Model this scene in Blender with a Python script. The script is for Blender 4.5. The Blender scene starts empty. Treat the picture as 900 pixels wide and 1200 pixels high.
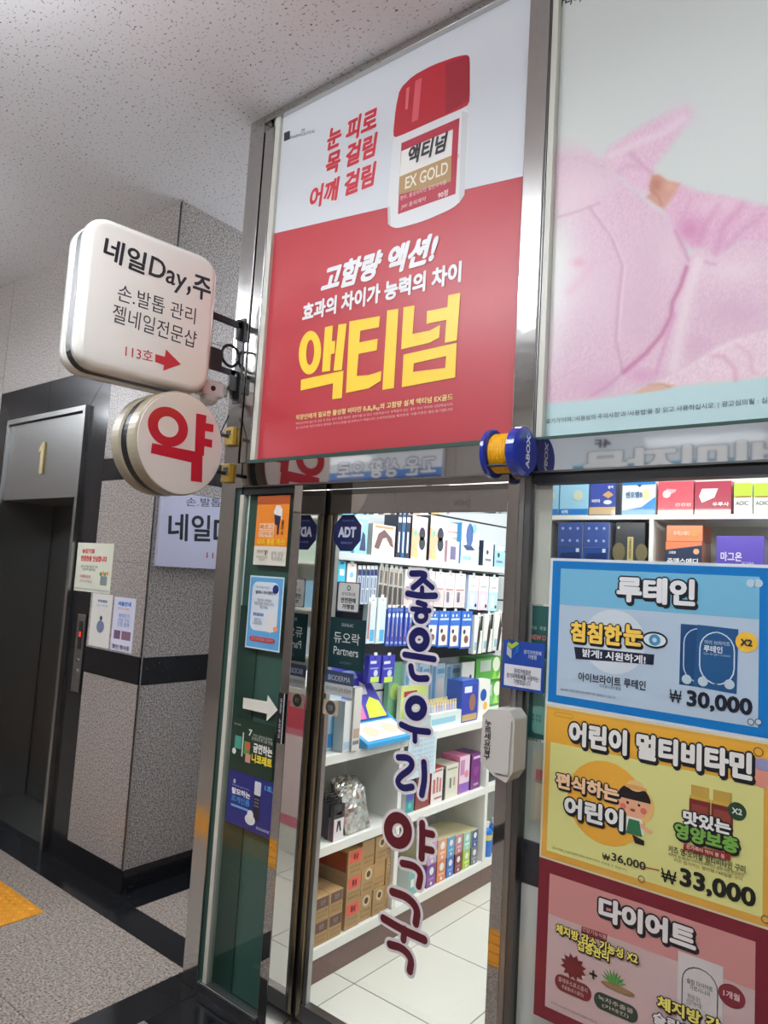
import bpy, bmesh, math, random
import numpy as np
from mathutils import Matrix, Vector
random.seed(7)
S = bpy.context.scene
COL = S.collection

# ---------------------------------------------------------------- camera
CAM = np.array([0.0, -1.95, 1.704])
F_PX = 832.5                      # focal length in pixels of the 900 x 1200 frame
RZ1, RX, RZ2 = 0.68184832, 1.66163421, 0.0597107
Rm = (Matrix.Rotation(RZ1, 4, 'Z') @ Matrix.Rotation(RX, 4, 'X') @ Matrix.Rotation(RZ2, 4, 'Z'))
cd = bpy.data.cameras.new('camera'); cam = bpy.data.objects.new('camera', cd); COL.objects.link(cam)
cam.matrix_world = Matrix.Translation(CAM) @ Rm
cd.sensor_fit = 'VERTICAL'; cd.sensor_height = 24.0; cd.lens = 24.0 * F_PX / 1200.0
cd.clip_start = 0.02; cd.clip_end = 60
S.camera = cam
RN = np.array(Rm.to_3x3())

# ---------------------------------------------------------------- world, exposure
w = bpy.data.worlds.new('world'); S.world = w; w.use_nodes = True
w.node_tree.nodes['Background'].inputs[0].default_value = (0.75, 0.78, 0.85, 1)
w.node_tree.nodes['Background'].inputs[1].default_value = 0.12
S.view_settings.view_transform = 'Standard'; S.view_settings.look = 'None'
S.view_settings.exposure = 0.0; S.view_settings.gamma = 1.0; S.view_settings.use_curve_mapping = False
S.cycles.use_denoising = True
S.cycles.max_bounces = 8; S.cycles.transparent_max_bounces = 16
S.cycles.caustics_reflective = False; S.cycles.caustics_refractive = False

def area(name, loc, sx, sy, power, color=(1, 1, 1), rot=(0, 0, 0)):
    l = bpy.data.lights.new(name, 'AREA'); l.shape = 'RECTANGLE'; l.size = sx; l.size_y = sy
    l.energy = power; l.color = color
    o = bpy.data.objects.new(name, l); o.location = loc; o.rotation_euler = rot; COL.objects.link(o); return o
CEIL = 3.74
LAMP_GLOW = 43.0
# corridor fluorescent panels (fittings are built further down at the same places)
CORRIDOR_LAMPS = [(-2.2, -1.75), (0.3, -1.9), (-4.9, -1.5), (-7.4, -2.1), (-2.85, 1.9)]
# shop ceiling lamps
SHOP_LAMPS = [(-1.55, 0.9), (-1.55, 2.3), (-0.3, 1.6), (0.9, 2.4)]
for (lx, ly) in SHOP_LAMPS:
    area('shop_lamp_and_fill_light', (lx, ly, 2.58), 0.6, 1.1, 26, (1.0, 0.99, 0.96))
area('shop_lamp_and_fill_light', (-0.35, 0.22, 2.32), 1.3, 0.08, 5.5, (1.0, 0.99, 0.96))  # added fill above the window boxes, no ceiling fitting belongs to it

area('window_fill_light', (-0.3, 0.075, 1.99), 1.4, 0.03, 3.2, (1.0, 0.99, 0.96), (math.radians(50), 0, 0))  # added fill aimed at the window shelves, no lamp hangs here

# ---------------------------------------------------------------- pixel rays on real planes
def ray(u, v): return RN @ np.array([(u - 450) / F_PX, -(v - 600) / F_PX, -1.0])
class Plane:
    """a real plane in the place: origin, horizontal axis, normal (towards the viewer's side)"""
    def __init__(s, O, U, N):
        s.O = np.array(O, float); s.U = np.array(U, float); s.N = np.array(N, float); s.V = np.array([0, 0, 1.0])
    def st(s, u, v):
        d = ray(u, v); t = ((s.O - CAM) @ s.N) / (d @ s.N); p = CAM + t * d - s.O
        return np.array([p @ s.U, p @ s.V])
    def w(s, a, d=0.0): return s.O + s.U * a[0] + s.V * a[1] + s.N * d
def PY(y): return Plane((0, y, 0), (1, 0, 0), (0, -1, 0))
def PX(x): return Plane((x, 0, 0), (0, 1, 0), (1, 0, 0))

def lin(c):
    return tuple(((x / 255) / 12.92 if x <= 10.31 else ((x / 255 + 0.055) / 1.055) ** 2.4) for x in c)

# ---------------------------------------------------------------- materials
MAT = {}
def newmat(name):
    m = bpy.data.materials.new(name); m.use_nodes = True; MAT[name] = m
    nt = m.node_tree; b = nt.nodes['Principled BSDF']; return m, nt, b
def N(nt, t, **k):
    n = nt.nodes.new(t)
    for a, v in k.items():
        if a.startswith('i_'): n.inputs[a[2:].replace('_', ' ')].default_value = v
        else: setattr(n, a, v)
    return n
def simple(name, c, rough=0.5, metal=0.0, coat=0.0, emis=None, es=1.0, noise=0.0, nscale=8, bump=0.0):
    m, nt, b = newmat(name)
    b.inputs['Base Color'].default_value = (*lin(c), 1)
    b.inputs['Roughness'].default_value = rough; b.inputs['Metallic'].default_value = metal
    b.inputs['Coat Weight'].default_value = coat; b.inputs['Coat Roughness'].default_value = 0.05
    if emis: b.inputs['Emission Color'].default_value = (*lin(emis), 1); b.inputs['Emission Strength'].default_value = es
    if noise or bump:
        tc = N(nt, 'ShaderNodeTexCoord'); n = N(nt, 'ShaderNodeTexNoise'); n.inputs['Scale'].default_value = nscale; n.inputs['Detail'].default_value = 5
        nt.links.new(tc.outputs['Object'], n.inputs['Vector'])
        if noise:
            mx = N(nt, 'ShaderNodeMix', data_type='RGBA'); mx.inputs[6].default_value = (*[x * (1 - noise) for x in lin(c)], 1); mx.inputs[7].default_value = (*[min(1, x * (1 + noise)) for x in lin(c)], 1)
            nt.links.new(n.outputs['Fac'], mx.inputs[0]); nt.links.new(mx.outputs[2], b.inputs['Base Color'])
        if bump:
            bp = N(nt, 'ShaderNodeBump'); bp.inputs['Strength'].default_value = bump; bp.inputs['Distance'].default_value = 0.002
            nt.links.new(n.outputs['Fac'], bp.inputs['Height']); nt.links.new(bp.outputs['Normal'], b.inputs['Normal'])
    return m
def attr_mat(name, rough, coat=0.0, coat_rough=0.04, metal=0.0):
    m, nt, b = newmat(name)
    a = N(nt, 'ShaderNodeAttribute'); a.attribute_name = 'tint'
    nt.links.new(a.outputs['Color'], b.inputs['Base Color'])
    b.inputs['Roughness'].default_value = rough; b.inputs['Coat Weight'].default_value = coat; b.inputs['Coat Roughness'].default_value = coat_rough
    b.inputs['Metallic'].default_value = metal
    return m
attr_mat('printed_paper', 0.6)
attr_mat('printed_gloss', 0.35, 0.35)
attr_mat('printed_behind_glass', 0.5, 0.25, coat_rough=0.28)
attr_mat('foil', 0.22, metal=0.75)
def steel(name, c, rough, streak=(3, 3, 60), var=0.1, bump=0.05):
    m, nt, b = newmat(name)
    b.inputs['Metallic'].default_value = 1.0
    tc = N(nt, 'ShaderNodeTexCoord'); mp = N(nt, 'ShaderNodeMapping'); mp.inputs['Scale'].default_value = streak
    n = N(nt, 'ShaderNodeTexNoise'); n.inputs['Scale'].default_value = 2.0; n.inputs['Detail'].default_value = 4
    nt.links.new(tc.outputs['Object'], mp.inputs['Vector']); nt.links.new(mp.outputs['Vector'], n.inputs['Vector'])
    mr = N(nt, 'ShaderNodeMapRange'); mr.inputs['To Min'].default_value = max(0.02, rough - var * 0.6); mr.inputs['To Max'].default_value = rough + var
    nt.links.new(n.outputs['Fac'], mr.inputs['Value']); nt.links.new(mr.outputs['Result'], b.inputs['Roughness'])
    b.inputs['Base Color'].default_value = (*lin(c), 1)
    bp = N(nt, 'ShaderNodeBump'); bp.inputs['Strength'].default_value = bump; bp.inputs['Distance'].default_value = 0.001
    nt.links.new(n.outputs['Fac'], bp.inputs['Height']); nt.links.new(bp.outputs['Normal'], b.inputs['Normal'])
    return m
steel('polished_steel', (200, 199, 196), 0.09, (5, 5, 9), 0.10, 0.35)
steel('mirror_steel', (188, 186, 184), 0.03, (2, 2, 2), 0.015)
steel('satin_steel', (165, 166, 165), 0.3, (1, 1, 40), 0.08)
steel('dark_steel', (120, 120, 120), 0.36, (1, 1, 30), 0.08)
steel('gold_steel', (186, 172, 146), 0.2, (8, 8, 1), 0.08)
def granite(name, base, dark, light, scale, rough, coat=0.0):
    m, nt, b = newmat(name)
    tc = N(nt, 'ShaderNodeTexCoord')
    v = N(nt, 'ShaderNodeTexNoise'); v.inputs['Scale'].default_value = scale; v.inputs['Detail'].default_value = 3; v.inputs['Roughness'].default_value = 0.7
    n = N(nt, 'ShaderNodeTexNoise'); n.inputs['Scale'].default_value = scale * 0.45; n.inputs['Detail'].default_value = 4
    big = N(nt, 'ShaderNodeTexNoise'); big.inputs['Scale'].default_value = 1.3; big.inputs['Detail'].default_value = 3
    for q in (v, n, big): nt.links.new(tc.outputs['Object'], q.inputs['Vector'])
    r = N(nt, 'ShaderNodeValToRGB'); e = r.color_ramp.elements
    e[0].position = 0.38; e[0].color = (*lin(dark), 1); e[1].position = 0.47; e[1].color = (*lin(base), 1)
    x = e.new(0.6); x.color = (*lin(light), 1)
    nt.links.new(v.outputs['Fac'], r.inputs['Fac'])
    mx = N(nt, 'ShaderNodeMix', data_type='RGBA', blend_type='MULTIPLY'); mx.inputs[0].default_value = 0.35
    r2 = N(nt, 'ShaderNodeValToRGB'); r2.color_ramp.elements[0].position = 0.35; r2.color_ramp.elements[1].position = 0.6; r2.color_ramp.elements[0].color = (0.35, 0.33, 0.32, 1)
    nt.links.new(n.outputs['Fac'], r2.inputs['Fac']); nt.links.new(r.outputs['Color'], mx.inputs[6]); nt.links.new(r2.outputs['Color'], mx.inputs[7])
    mx2 = N(nt, 'ShaderNodeMix', data_type='RGBA', blend_type='MULTIPLY'); mx2.inputs[0].default_value = 0.3
    nt.links.new(mx.outputs[2], mx2.inputs[6]); nt.links.new(big.outputs['Fac'], mx2.inputs[7])
    nt.links.new(mx2.outputs[2], b.inputs['Base Color']); b.inputs['Roughness'].default_value = rough; b.inputs['Coat Weight'].default_value = coat
    return m
granite('speckled_granite', (166, 158, 152), (78, 72, 70), (204, 198, 194), 120, 0.28)
granite('floor_granite', (160, 147, 136), (84, 72, 64), (196, 184, 174), 95, 0.4)
granite('brown_granite', (160, 150, 142), (105, 95, 90), (190, 180, 172), 140, 0.35)
granite('black_granite', (24, 26, 30), (16, 17, 20), (36, 38, 43), 60, 0.16)
# mineral fibre ceiling: pale board with small dark flecks
m, nt, b = newmat('fissured_ceiling')
tc = N(nt, 'ShaderNodeTexCoord'); mp = N(nt, 'ShaderNodeMapping'); mp.inputs['Scale'].default_value = (1, 1.5, 1)
v = N(nt, 'ShaderNodeTexNoise'); v.inputs['Scale'].default_value = 62; v.inputs['Detail'].default_value = 2.5; v.inputs['Roughness'].default_value = 0.6
nt.links.new(tc.outputs['Object'], mp.inputs['Vector']); nt.links.new(mp.outputs['Vector'], v.inputs['Vector'])
r = N(nt, 'ShaderNodeValToRGB'); e = r.color_ramp.elements
e[0].position = 0.33; e[0].color = (*lin((112, 108, 108)), 1); e[1].position = 0.39; e[1].color = (*lin((228, 228, 230)), 1)
nt.links.new(v.outputs['Fac'], r.inputs['Fac']); nt.links.new(r.outputs['Color'], b.inputs['Base Color'])
bp = N(nt, 'ShaderNodeBump'); bp.inputs['Strength'].default_value = 0.5; bp.inputs['Distance'].default_value = 0.003
nt.links.new(r.outputs['Color'], bp.inputs['Height']); nt.links.new(bp.outputs['Normal'], b.inputs['Normal']); b.inputs['Roughness'].default_value = 0.9
# glass sheet: clear sheet with mirror-like sheen, growing at grazing angles
def glass(name, tint, ior=1.45, rough=0.0):
    m = bpy.data.materials.new(name); m.use_nodes = True; MAT[name] = m; nt = m.node_tree
    for n in list(nt.nodes): nt.nodes.remove(n)
    o = N(nt, 'ShaderNodeOutputMaterial'); t = N(nt, 'ShaderNodeBsdfTransparent'); t.inputs[0].default_value = (*tint, 1)
    g = N(nt, 'ShaderNodeBsdfGlossy'); g.inputs['Roughness'].default_value = rough; g.inputs[0].default_value = (1, 1, 1, 1)
    f = N(nt, 'ShaderNodeFresnel'); f.inputs[0].default_value = ior; mx = N(nt, 'ShaderNodeMixShader')
    ge = N(nt, 'ShaderNodeNewGeometry'); iv = N(nt, 'ShaderNodeMath', operation='SUBTRACT'); iv.inputs[0].default_value = 1.0; nt.links.new(ge.outputs['Backfacing'], iv.inputs[1])
    ml = N(nt, 'ShaderNodeMath', operation='MULTIPLY'); nt.links.new(f.outputs[0], ml.inputs[0]); nt.links.new(iv.outputs[0], ml.inputs[1])   # the sheen sits on the face that is entered
    nt.links.new(ml.outputs[0], mx.inputs[0]); nt.links.new(t.outputs[0], mx.inputs[1]); nt.links.new(g.outputs[0], mx.inputs[2]); nt.links.new(mx.outputs[0], o.inputs[0])
glass('clear_glass', (0.97, 0.985, 0.98))
glass('green_glass', (0.84, 0.90, 0.88), 1.5)
glass('clear_plastic', (0.93, 0.94, 0.95), 1.4, 0.05)
simple('green_backing', (78, 112, 104), 0.5, noise=0.12, nscale=3)
simple('dark_green_backing', (44, 76, 68), 0.5)
simple('box_paper', (206, 203, 196), 0.5)
simple('white_laminate', (228, 228, 224), 0.35)
simple('white_plastic', (232, 230, 226), 0.25, coat=0.5)
simple('cream_metal', (164, 154, 132), 0.35, coat=0.2, noise=0.08, nscale=12)
simple('sign_white', (236, 234, 226), 0.25, coat=0.5)
simple('black_rubber', (22, 23, 26), 0.5)
simple('black_metal', (26, 27, 31), 0.4)
simple('blue_plastic', (24, 50, 160), 0.22, coat=0.5)
simple('yellow_tape', (242, 178, 12), 0.5, noise=0.15, nscale=60)
simple('clamp_yellow', (196, 160, 50), 0.4)
simple('tactile_yellow', (222, 150, 34), 0.55, noise=0.1, nscale=20)
simple('kick_brown', (112, 88, 82), 0.5, noise=0.12, nscale=40)
simple('shop_tile', (214, 214, 206), 0.22, noise=0.02, nscale=3)
simple('tile_joint', (120, 118, 112), 0.8)
simple('dark_joint', (70, 66, 64), 0.8)
simple('shop_wall', (214, 218, 222), 0.5)
simple('slat_grey', (196, 202, 208), 0.4)
simple('dark_back', (44, 46, 54), 0.6)
simple('shop_ceiling', (230, 230, 228), 0.8)
simple('kraft', (176, 142, 96), 0.7, noise=0.05, nscale=30)
simple('lamp_white', (255, 255, 255), 0.5, emis=(242, 246, 252), es=LAMP_GLOW)
simple('ivory_frame', (206, 206, 194), 0.35)
simple('number_brass', (206, 190, 140), 0.3, metal=0.3)
simple('navy_strip', (24, 26, 44), 0.2, coat=0.3)
simple('red_glow', (160, 30, 20), 0.4, emis=(255, 60, 30), es=0.8)
simple('bottle_blue', (30, 110, 200), 0.25, coat=0.3)

# ---------------------------------------------------------------- mesh accumulator
class Acc:
    def __init__(s): s.v = []; s.f = []; s.c = []
    def add(s, vs, fs, color=(200, 200, 200)):
        o = len(s.v); s.v.extend(vs); c = lin(color)
        for f in fs: s.f.append(tuple(i + o for i in f)); s.c.append(c)
        return s
    def box(s, x0, x1, y0, y1, z0, z1, color=(200, 200, 200)):
        x0, x1 = min(x0, x1), max(x0, x1); y0, y1 = min(y0, y1), max(y0, y1); z0, z1 = min(z0, z1), max(z0, z1)
        v = [(x0, y0, z0), (x1, y0, z0), (x1, y1, z0), (x0, y1, z0), (x0, y0, z1), (x1, y0, z1), (x1, y1, z1), (x0, y1, z1)]
        return s.add(v, [(0, 3, 2, 1), (4, 5, 6, 7), (0, 1, 5, 4), (1, 2, 6, 5), (2, 3, 7, 6), (3, 0, 4, 7)], color)
    def pbox(s, pl, a0, a1, b0, b1, d0, d1, color=(200, 200, 200)):
        q = [pl.w((a, b), d) for d in (d0, d1) for b in (b0, b1) for a in (a0, a1)]
        return s.add(q, [(0, 1, 3, 2), (4, 6, 7, 5), (0, 4, 5, 1), (2, 3, 7, 6), (0, 2, 6, 4), (1, 5, 7, 3)], color)
    def prism(s, pl, pts, d0, d1, color=(200, 200, 200), side=None):
        n = len(pts); v = [pl.w(p, d0) for p in pts] + [pl.w(p, d1) for p in pts]
        s.add(v, [tuple(range(n, 2 * n))], color); s.add(v, [tuple(range(n))[::-1]] + [(i, (i + 1) % n, n + (i + 1) % n, n + i) for i in range(n)], side or color); return s
    def flat(s, pl, pts, color, layer=1):
        s.add([pl.w(p, 0.0004 * layer) for p in pts], [tuple(range(len(pts)))], color); return s
    def tube(s, pts, r, color=(200, 200, 200), n=8):
        P = [np.array(p, float) for p in pts]; rings = []
        for i, p in enumerate(P):
            t = P[min(i + 1, len(P) - 1)] - P[max(i - 1, 0)]; t /= np.linalg.norm(t)
            a = np.cross(t, (0, 0, 1) if abs(t[2]) < 0.9 else (1, 0, 0)); a /= np.linalg.norm(a); b = np.cross(t, a)
            rings.append([p + r * (math.cos(2 * math.pi * k / n) * a + math.sin(2 * math.pi * k / n) * b) for k in range(n)])
        v = [q for R in rings for q in R]; f = []
        for i in range(len(P) - 1):
            for k in range(n): f.append((i * n + k, i * n + (k + 1) % n, (i + 1) * n + (k + 1) % n, (i + 1) * n + k))
        f += [tuple(range(n))[::-1], tuple((len(P) - 1) * n + k for k in range(n))]
        return s.add(v, f, color)
    def lathe(s, c, axis, prof, color=(200, 200, 200), n=24, colors=None):
        c = np.array(c, float); t = np.array(axis, float); t /= np.linalg.norm(t)
        a = np.cross(t, (0, 0, 1) if abs(t[2]) < 0.9 else (1, 0, 0)); a /= np.linalg.norm(a); b = np.cross(t, a)
        for j in range(len(prof) - 1):
            (h0, r0), (h1, r1) = prof[j], prof[j + 1]
            v = [c + t * h0 + r0 * (math.cos(2 * math.pi * k / n) * a + math.sin(2 * math.pi * k / n) * b) for k in range(n)] + \
                [c + t * h1 + r1 * (math.cos(2 * math.pi * k / n) * a + math.sin(2 * math.pi * k / n) * b) for k in range(n)]
            s.add(v, [(k, (k + 1) % n, n + (k + 1) % n, n + k) for k in range(n)], colors[j] if colors else color)
            if j == 0 and r0 > 1e-5: s.add(v[:n], [tuple(range(n))[::-1]], colors[0] if colors else color)
            if j == len(prof) - 2 and r1 > 1e-5: s.add(v[n:], [tuple(range(n))], colors[-1] if colors else color)
        return s

ORG = {}
def fin(o, label=None, cat=None, group=None, kind=None):
    if label: o['label'] = label
    if cat: o['category'] = cat
    if group: o['group'] = group
    if kind: o['kind'] = kind
    return o
def mk(name, acc, mat, parent=None, label=None, cat=None, group=None, kind=None, smooth=False, bevel=0.0, origin=None, recalc=False):
    V = np.array(acc.v)
    if parent is not None: org = ORG[parent]
    else: org = np.array(origin) if origin is not None else np.array([(V[:, 0].min() + V[:, 0].max()) / 2, (V[:, 1].min() + V[:, 1].max()) / 2, V[:, 2].min()])
    me = bpy.data.meshes.new(name); me.from_pydata((V - org).tolist(), [], acc.f); me.update()
    ca = me.color_attributes.new('tint', 'FLOAT_COLOR', 'CORNER')
    tot = np.array([len(f) for f in acc.f]); cols = np.repeat(np.array([(*c, 1.0) for c in acc.c]), tot, axis=0)
    ca.data.foreach_set('color', cols.ravel())
    if recalc:
        bm = bmesh.new(); bm.from_mesh(me); bmesh.ops.remove_doubles(bm, verts=bm.verts, dist=1e-5); bmesh.ops.recalc_face_normals(bm, faces=bm.faces); bm.to_mesh(me); bm.free()
    me.materials.append(MAT[mat] if isinstance(mat, str) else mat)
    if smooth: me.polygons.foreach_set('use_smooth', [True] * len(me.polygons))
    o = bpy.data.objects.new(name, me); COL.objects.link(o)
    if parent is not None: o.parent = parent
    else: o.location = org
    ORG[o] = org
    if bevel:
        b = o.modifiers.new('bevel', 'BEVEL'); b.width = bevel; b.segments = 2; b.limit_method = 'ANGLE'
    return fin(o, label, cat, group, kind)
def empty(name, loc, label=None, cat=None, group=None, kind=None):
    o = bpy.data.objects.new(name, None); o.location = tuple(loc); COL.objects.link(o); ORG[o] = np.array(loc, float); o.empty_display_size = 0.05
    return fin(o, label, cat, group, kind)

# ---------------------------------------------------------------- lettering
CH = {}
def outline_of(txt, space=1.0):
    cu = bpy.data.curves.new('t', 'FONT'); cu.body = txt; cu.size = 1.0; cu.resolution_u = 3; cu.space_line = space
    ob = bpy.data.objects.new('t', cu); me = bpy.data.meshes.new_from_object(ob)
    V = np.zeros(len(me.vertices) * 3); me.vertices.foreach_get('co', V); V = V.reshape(-1, 3)[:, :2].copy()
    Fs = [tuple(p.vertices) for p in me.polygons]
    bpy.data.meshes.remove(me); bpy.data.objects.remove(ob); bpy.data.curves.remove(cu); return V, Fs
def learn(chars):
    """outlines and advances of all characters from one text: each on a line of its own, followed by a bar"""
    chars = [c for c in dict.fromkeys(chars) if c not in CH and c not in ' \n']
    if not chars: return
    LS = 3.0
    V, Fs = outline_of('\n'.join(['|'] + [c + '|' for c in chars]), LS)
    row = None; y0 = V[:, 1].max()
    bar_top = y0; ln = np.rint((bar_top - V[:, 1] - 0.45) / STEP).astype(int) if STEP else None
    bx = V[ln == 0, 0]; bl, br_ = bx.min(), bx.max()
    fl = [ln[f[0]] for f in Fs]
    per = {}
    for f, k in zip(Fs, fl): per.setdefault(k, []).append(f)
    for i, c in enumerate(chars):
        fs = per.get(i + 1, []); idx = sorted({v for f in fs for v in f})
        if not idx: CH[c] = (np.zeros((0, 2)), [], 0.3); continue
        xm = V[idx, 0].max(); cut = xm - (br_ - bl) * 1.3
        keep = [v for v in idx if V[v, 0] < cut]; mp_ = {v: j for j, v in enumerate(keep)}
        P = V[keep] + np.array([0, STEP * (i + 1)]) if keep else np.zeros((0, 2))
        CH[c] = (P, [tuple(mp_[v] for v in f) for f in fs if all(v in mp_ for v in f)], xm - br_)
LSV, _f = outline_of('|\n|', 3.0); STEP = float(LSV[:, 1].max() - LSV[LSV[:, 1] < LSV[:, 1].max() - 1.2, 1].max())
TC = {}
def glyphs(txt, wt=0.0):
    if txt in TC: return TC[txt]
    learn(txt); lines = txt.split('\n'); Vs = []; Fs = []; n = 0
    for li, line in enumerate(lines):
        x = 0.0; L = []
        for c in line:
            if c == ' ': x += 0.28; continue
            P, f, adv = CH[c]; L.append((P + np.array([x, -0.95 * li]), f)); x += adv
        for P, f in L:
            Vs.append(P - np.array([x / 2, 0]) if len(lines) > 1 else P); Fs += [tuple(i + n for i in q_) for q_ in f]; n += len(P)
    TC[txt] = (np.vstack(Vs) if Vs else np.zeros((0, 2)), Fs); return TC[txt]
def place_text(acc, pl, txt, x0, x1, z0, z1, color, wt=0.0, layer=2, rot=None, shear=0.0, flip=False, outline=None, depth=0.0, shadow=None):
    """text filling the rectangle (before rotation about its centre)"""
    B, _ = glyphs(txt, 0.0)
    if len(B) == 0: return
    lo = B.min(0); hi = B.max(0); pad = wt * 0.9; lo = lo - pad; hi = hi + pad
    cx, cz = (x0 + x1) / 2, (z0 + z1) / 2
    V0, Fs = glyphs(txt, 0.0); sc = np.array([x1 - x0, z1 - z0]) / (hi - lo)
    def put(wt_, col, lay, off=(0, 0)):
        # heavier strokes: copies of the glyph set round a small circle, each a hair in front of the last
        n = 0 if wt_ <= 0 else (6 if wt_ < 0.03 else 10)
        for k in range(n + (1 if n == 0 else 0)):
            sh = (0, 0) if n == 0 else (wt_ * math.cos(2 * math.pi * k / n), wt_ * math.sin(2 * math.pi * k / n))
            q = (V0 + np.array(sh) - (lo + hi) / 2) * sc
            if flip: q[:, 0] *= -1
            q[:, 0] += shear * q[:, 1]
            a = rot or 0.0; c, s_ = math.cos(a), math.sin(a)
            X = cx + off[0] + q[:, 0] * c - q[:, 1] * s_; Z = cz + off[1] + q[:, 0] * s_ + q[:, 1] * c
            d = 0.0004 * lay + 8e-6 * k
            P = pl.O + pl.N * d + X[:, None] * pl.U + Z[:, None] * pl.V
            acc.add(P.tolist(), Fs, col)
    if shadow:
        h = z1 - z0
        put(wt + shadow[1], shadow[0], layer, (0.05 * h, -0.08 * h))
    if outline: put(wt + outline[1], outline[0], layer + 0.6)
    put(wt, color, layer + 1.2)
def T(acc, pl, txt, uL, vL, uR, vR, h, color, wt=0.0, layer=2, snap=True, **k):
    """same, the rectangle given by where its left and right mid points stand in the frame, measured on plane pl"""
    A = pl.st(uL, vL); B = pl.st(uR, vR); um, vm = (uL + uR) / 2, (vL + vR) / 2
    H = abs(pl.st(um, vm - h / 2)[1] - pl.st(um, vm + h / 2)[1]); Cn = (A + B) / 2; W = np.hypot(*(B - A)); rot = math.atan2(B[1] - A[1], B[0] - A[0])
    if (snap and abs(rot) < 0.05) or (abs(pl.N[1]) > 0.9 and abs(rot) < 0.13): rot = 0
    place_text(acc, pl, txt, Cn[0] - W / 2, Cn[0] + W / 2, Cn[1] - H / 2, Cn[1] + H / 2, color, wt, layer, rot=rot, **k)
def q(pl, *pts): return [pl.st(*p) for p in pts]
def circ(c, rx, rz=None, n=24, a0=0, a1=2 * math.pi):
    rz = rz or rx; return [(c[0] + rx * math.cos(a0 + (a1 - a0) * i / n), c[1] + rz * math.sin(a0 + (a1 - a0) * i / n)) for i in range(n if a1 - a0 > 6.2 else n + 1)]
def rrect(x0, x1, z0, z1, r, n=5):
    p = []
    for cx, cz, a in ((x1 - r, z1 - r, 0), (x0 + r, z1 - r, math.pi / 2), (x0 + r, z0 + r, math.pi), (x1 - r, z0 + r, 1.5 * math.pi)):
        p += [(cx + r * math.cos(a + math.pi / 2 * i / n), cz + r * math.sin(a + math.pi / 2 * i / n)) for i in range(n + 1)]
    return p
def ringflat(acc, pl, pts, inner, color, layer):
    n = len(pts); acc.add([pl.w(p, 0.0004 * layer) for p in pts + inner], [(i, (i + 1) % n, n + (i + 1) % n, n + i) for i in range(n)], color)
def strokes(acc, pl, lst, color, grow, layer, thick=0.0):
    """rounded brush strokes: each (points in the frame on plane pl, half width in metres)"""
    for pts, hw in lst:
        P = [np.array(pl.st(*p)) for p in pts]
        # smooth
        for _ in range(2):
            if len(P) > 2:
                Q = [P[0]]
                for i in range(len(P) - 1): Q += [P[i] * 0.75 + P[i + 1] * 0.25, P[i] * 0.25 + P[i + 1] * 0.75]
                P = Q + [P[-1]]
        r = hw + grow
        for i in range(len(P) - 1):
            d = P[i + 1] - P[i]; L = np.hypot(*d)
            if L < 1e-6: continue
            nrm = np.array([-d[1], d[0]]) / L * r
            zd = 0.0004 * layer + 4e-6 * (i % 40)
            acc.add([pl.w(a, zd) for a in (P[i] - nrm, P[i + 1] - nrm, P[i + 1] + nrm, P[i] + nrm)], [(0, 1, 2, 3)], color)
        for i, p in enumerate(P): acc.add([pl.w(a, 0.0004 * layer + 2e-6 + 4e-6 * (i % 40)) for a in circ(p, r, n=14)], [tuple(range(14))], color)

SF = PY(0.0)
HB, HT = 2.045, 2.155             # bottom and top of the steel header
DOOR_Y = 0.145                    # door leaf stands back in its recess
YW, XP = 0.243, -3.3675           # lift wall plane, pillar corner
FIN = -2.0                        # left jamb

#==SHELL==
# ---------------------------------------------------------------- floor
fl = empty('floor', (0, 0, 0), kind='structure')
def slab(name, x0, x1, y0, y1, mat, parent=fl, top=0.0, th=0.03, gap=0.0015):
    return mk(name, Acc().box(x0 + gap, x1 - gap, y0 + gap, y1 - gap, top - th, top), mat, parent, bevel=0.0008)
mk('mortar_bed', Acc().box(-9, 4, -4.1, 0.9, -0.06, -0.0025), 'dark_joint', fl)
xs = [-9.0, -8.0, -7.32, -6.64, -5.96, -5.28, -4.60, -3.92, -3.24, -2.56]
ys = [0.06, -0.545, -1.15, -1.755, -2.36, -2.965, -3.57, -4.1]
for i in range(len(xs) - 1):
    for j in range(len(ys) - 1):
        slab('granite_floor_tile', xs[i], xs[i + 1], ys[j + 1], ys[j], 'floor_granite')
xr = [-2.39, -1.6, -0.8, 0.0, 0.8, 1.6, 2.4, 3.2, 4.0]; yr_ = [-0.25, -0.86, -1.47, -2.08, -2.69, -3.3, -4.1]
for i in range(len(xr) - 1):
    slab('black_floor_slab', xr[i], xr[i + 1], -0.25, 0.0, 'black_granite')
    for j in range(len(yr_) - 1): slab('granite_floor_tile', xr[i], xr[i + 1], yr_[j + 1], yr_[j], 'floor_granite')
yb = [0.0, -0.108, -0.7, -1.3, -1.9, -2.5, -3.1, -4.1]
for j in range(len(yb) - 1): slab('black_floor_slab', -2.56, -2.39, yb[j + 1], yb[j], 'black_granite')
xa = [-9.0, -7.6, -6.6, -5.6, -4.6, -4.0, -3.23, -2.56, -2.39]
for i in range(len(xa) - 1): slab('black_floor_slab', xa[i], xa[i + 1], 0.0 if xa[i] > -2.6 else 0.06, 0.215, 'black_granite')
slab('black_floor_slab', XP, -3.19, 0.215, 1.2, 'black_granite'); slab('black_floor_slab', XP, -3.19, 1.2, 2.6, 'black_granite')
slab('granite_floor_tile', -3.19, -2.39, 0.215, 0.85, 'floor_granite'); slab('granite_floor_tile', -3.19, -2.39, 0.85, 2.6, 'floor_granite')
slab('black_floor_slab', -6.5, XP, 0.215, 0.262, 'black_granite')
# lift sill and lobby floor inside the portal
slab('steel_sill', -5.27, -4.1, 0.262, 0.62, 'dark_steel', top=0.002)
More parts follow.
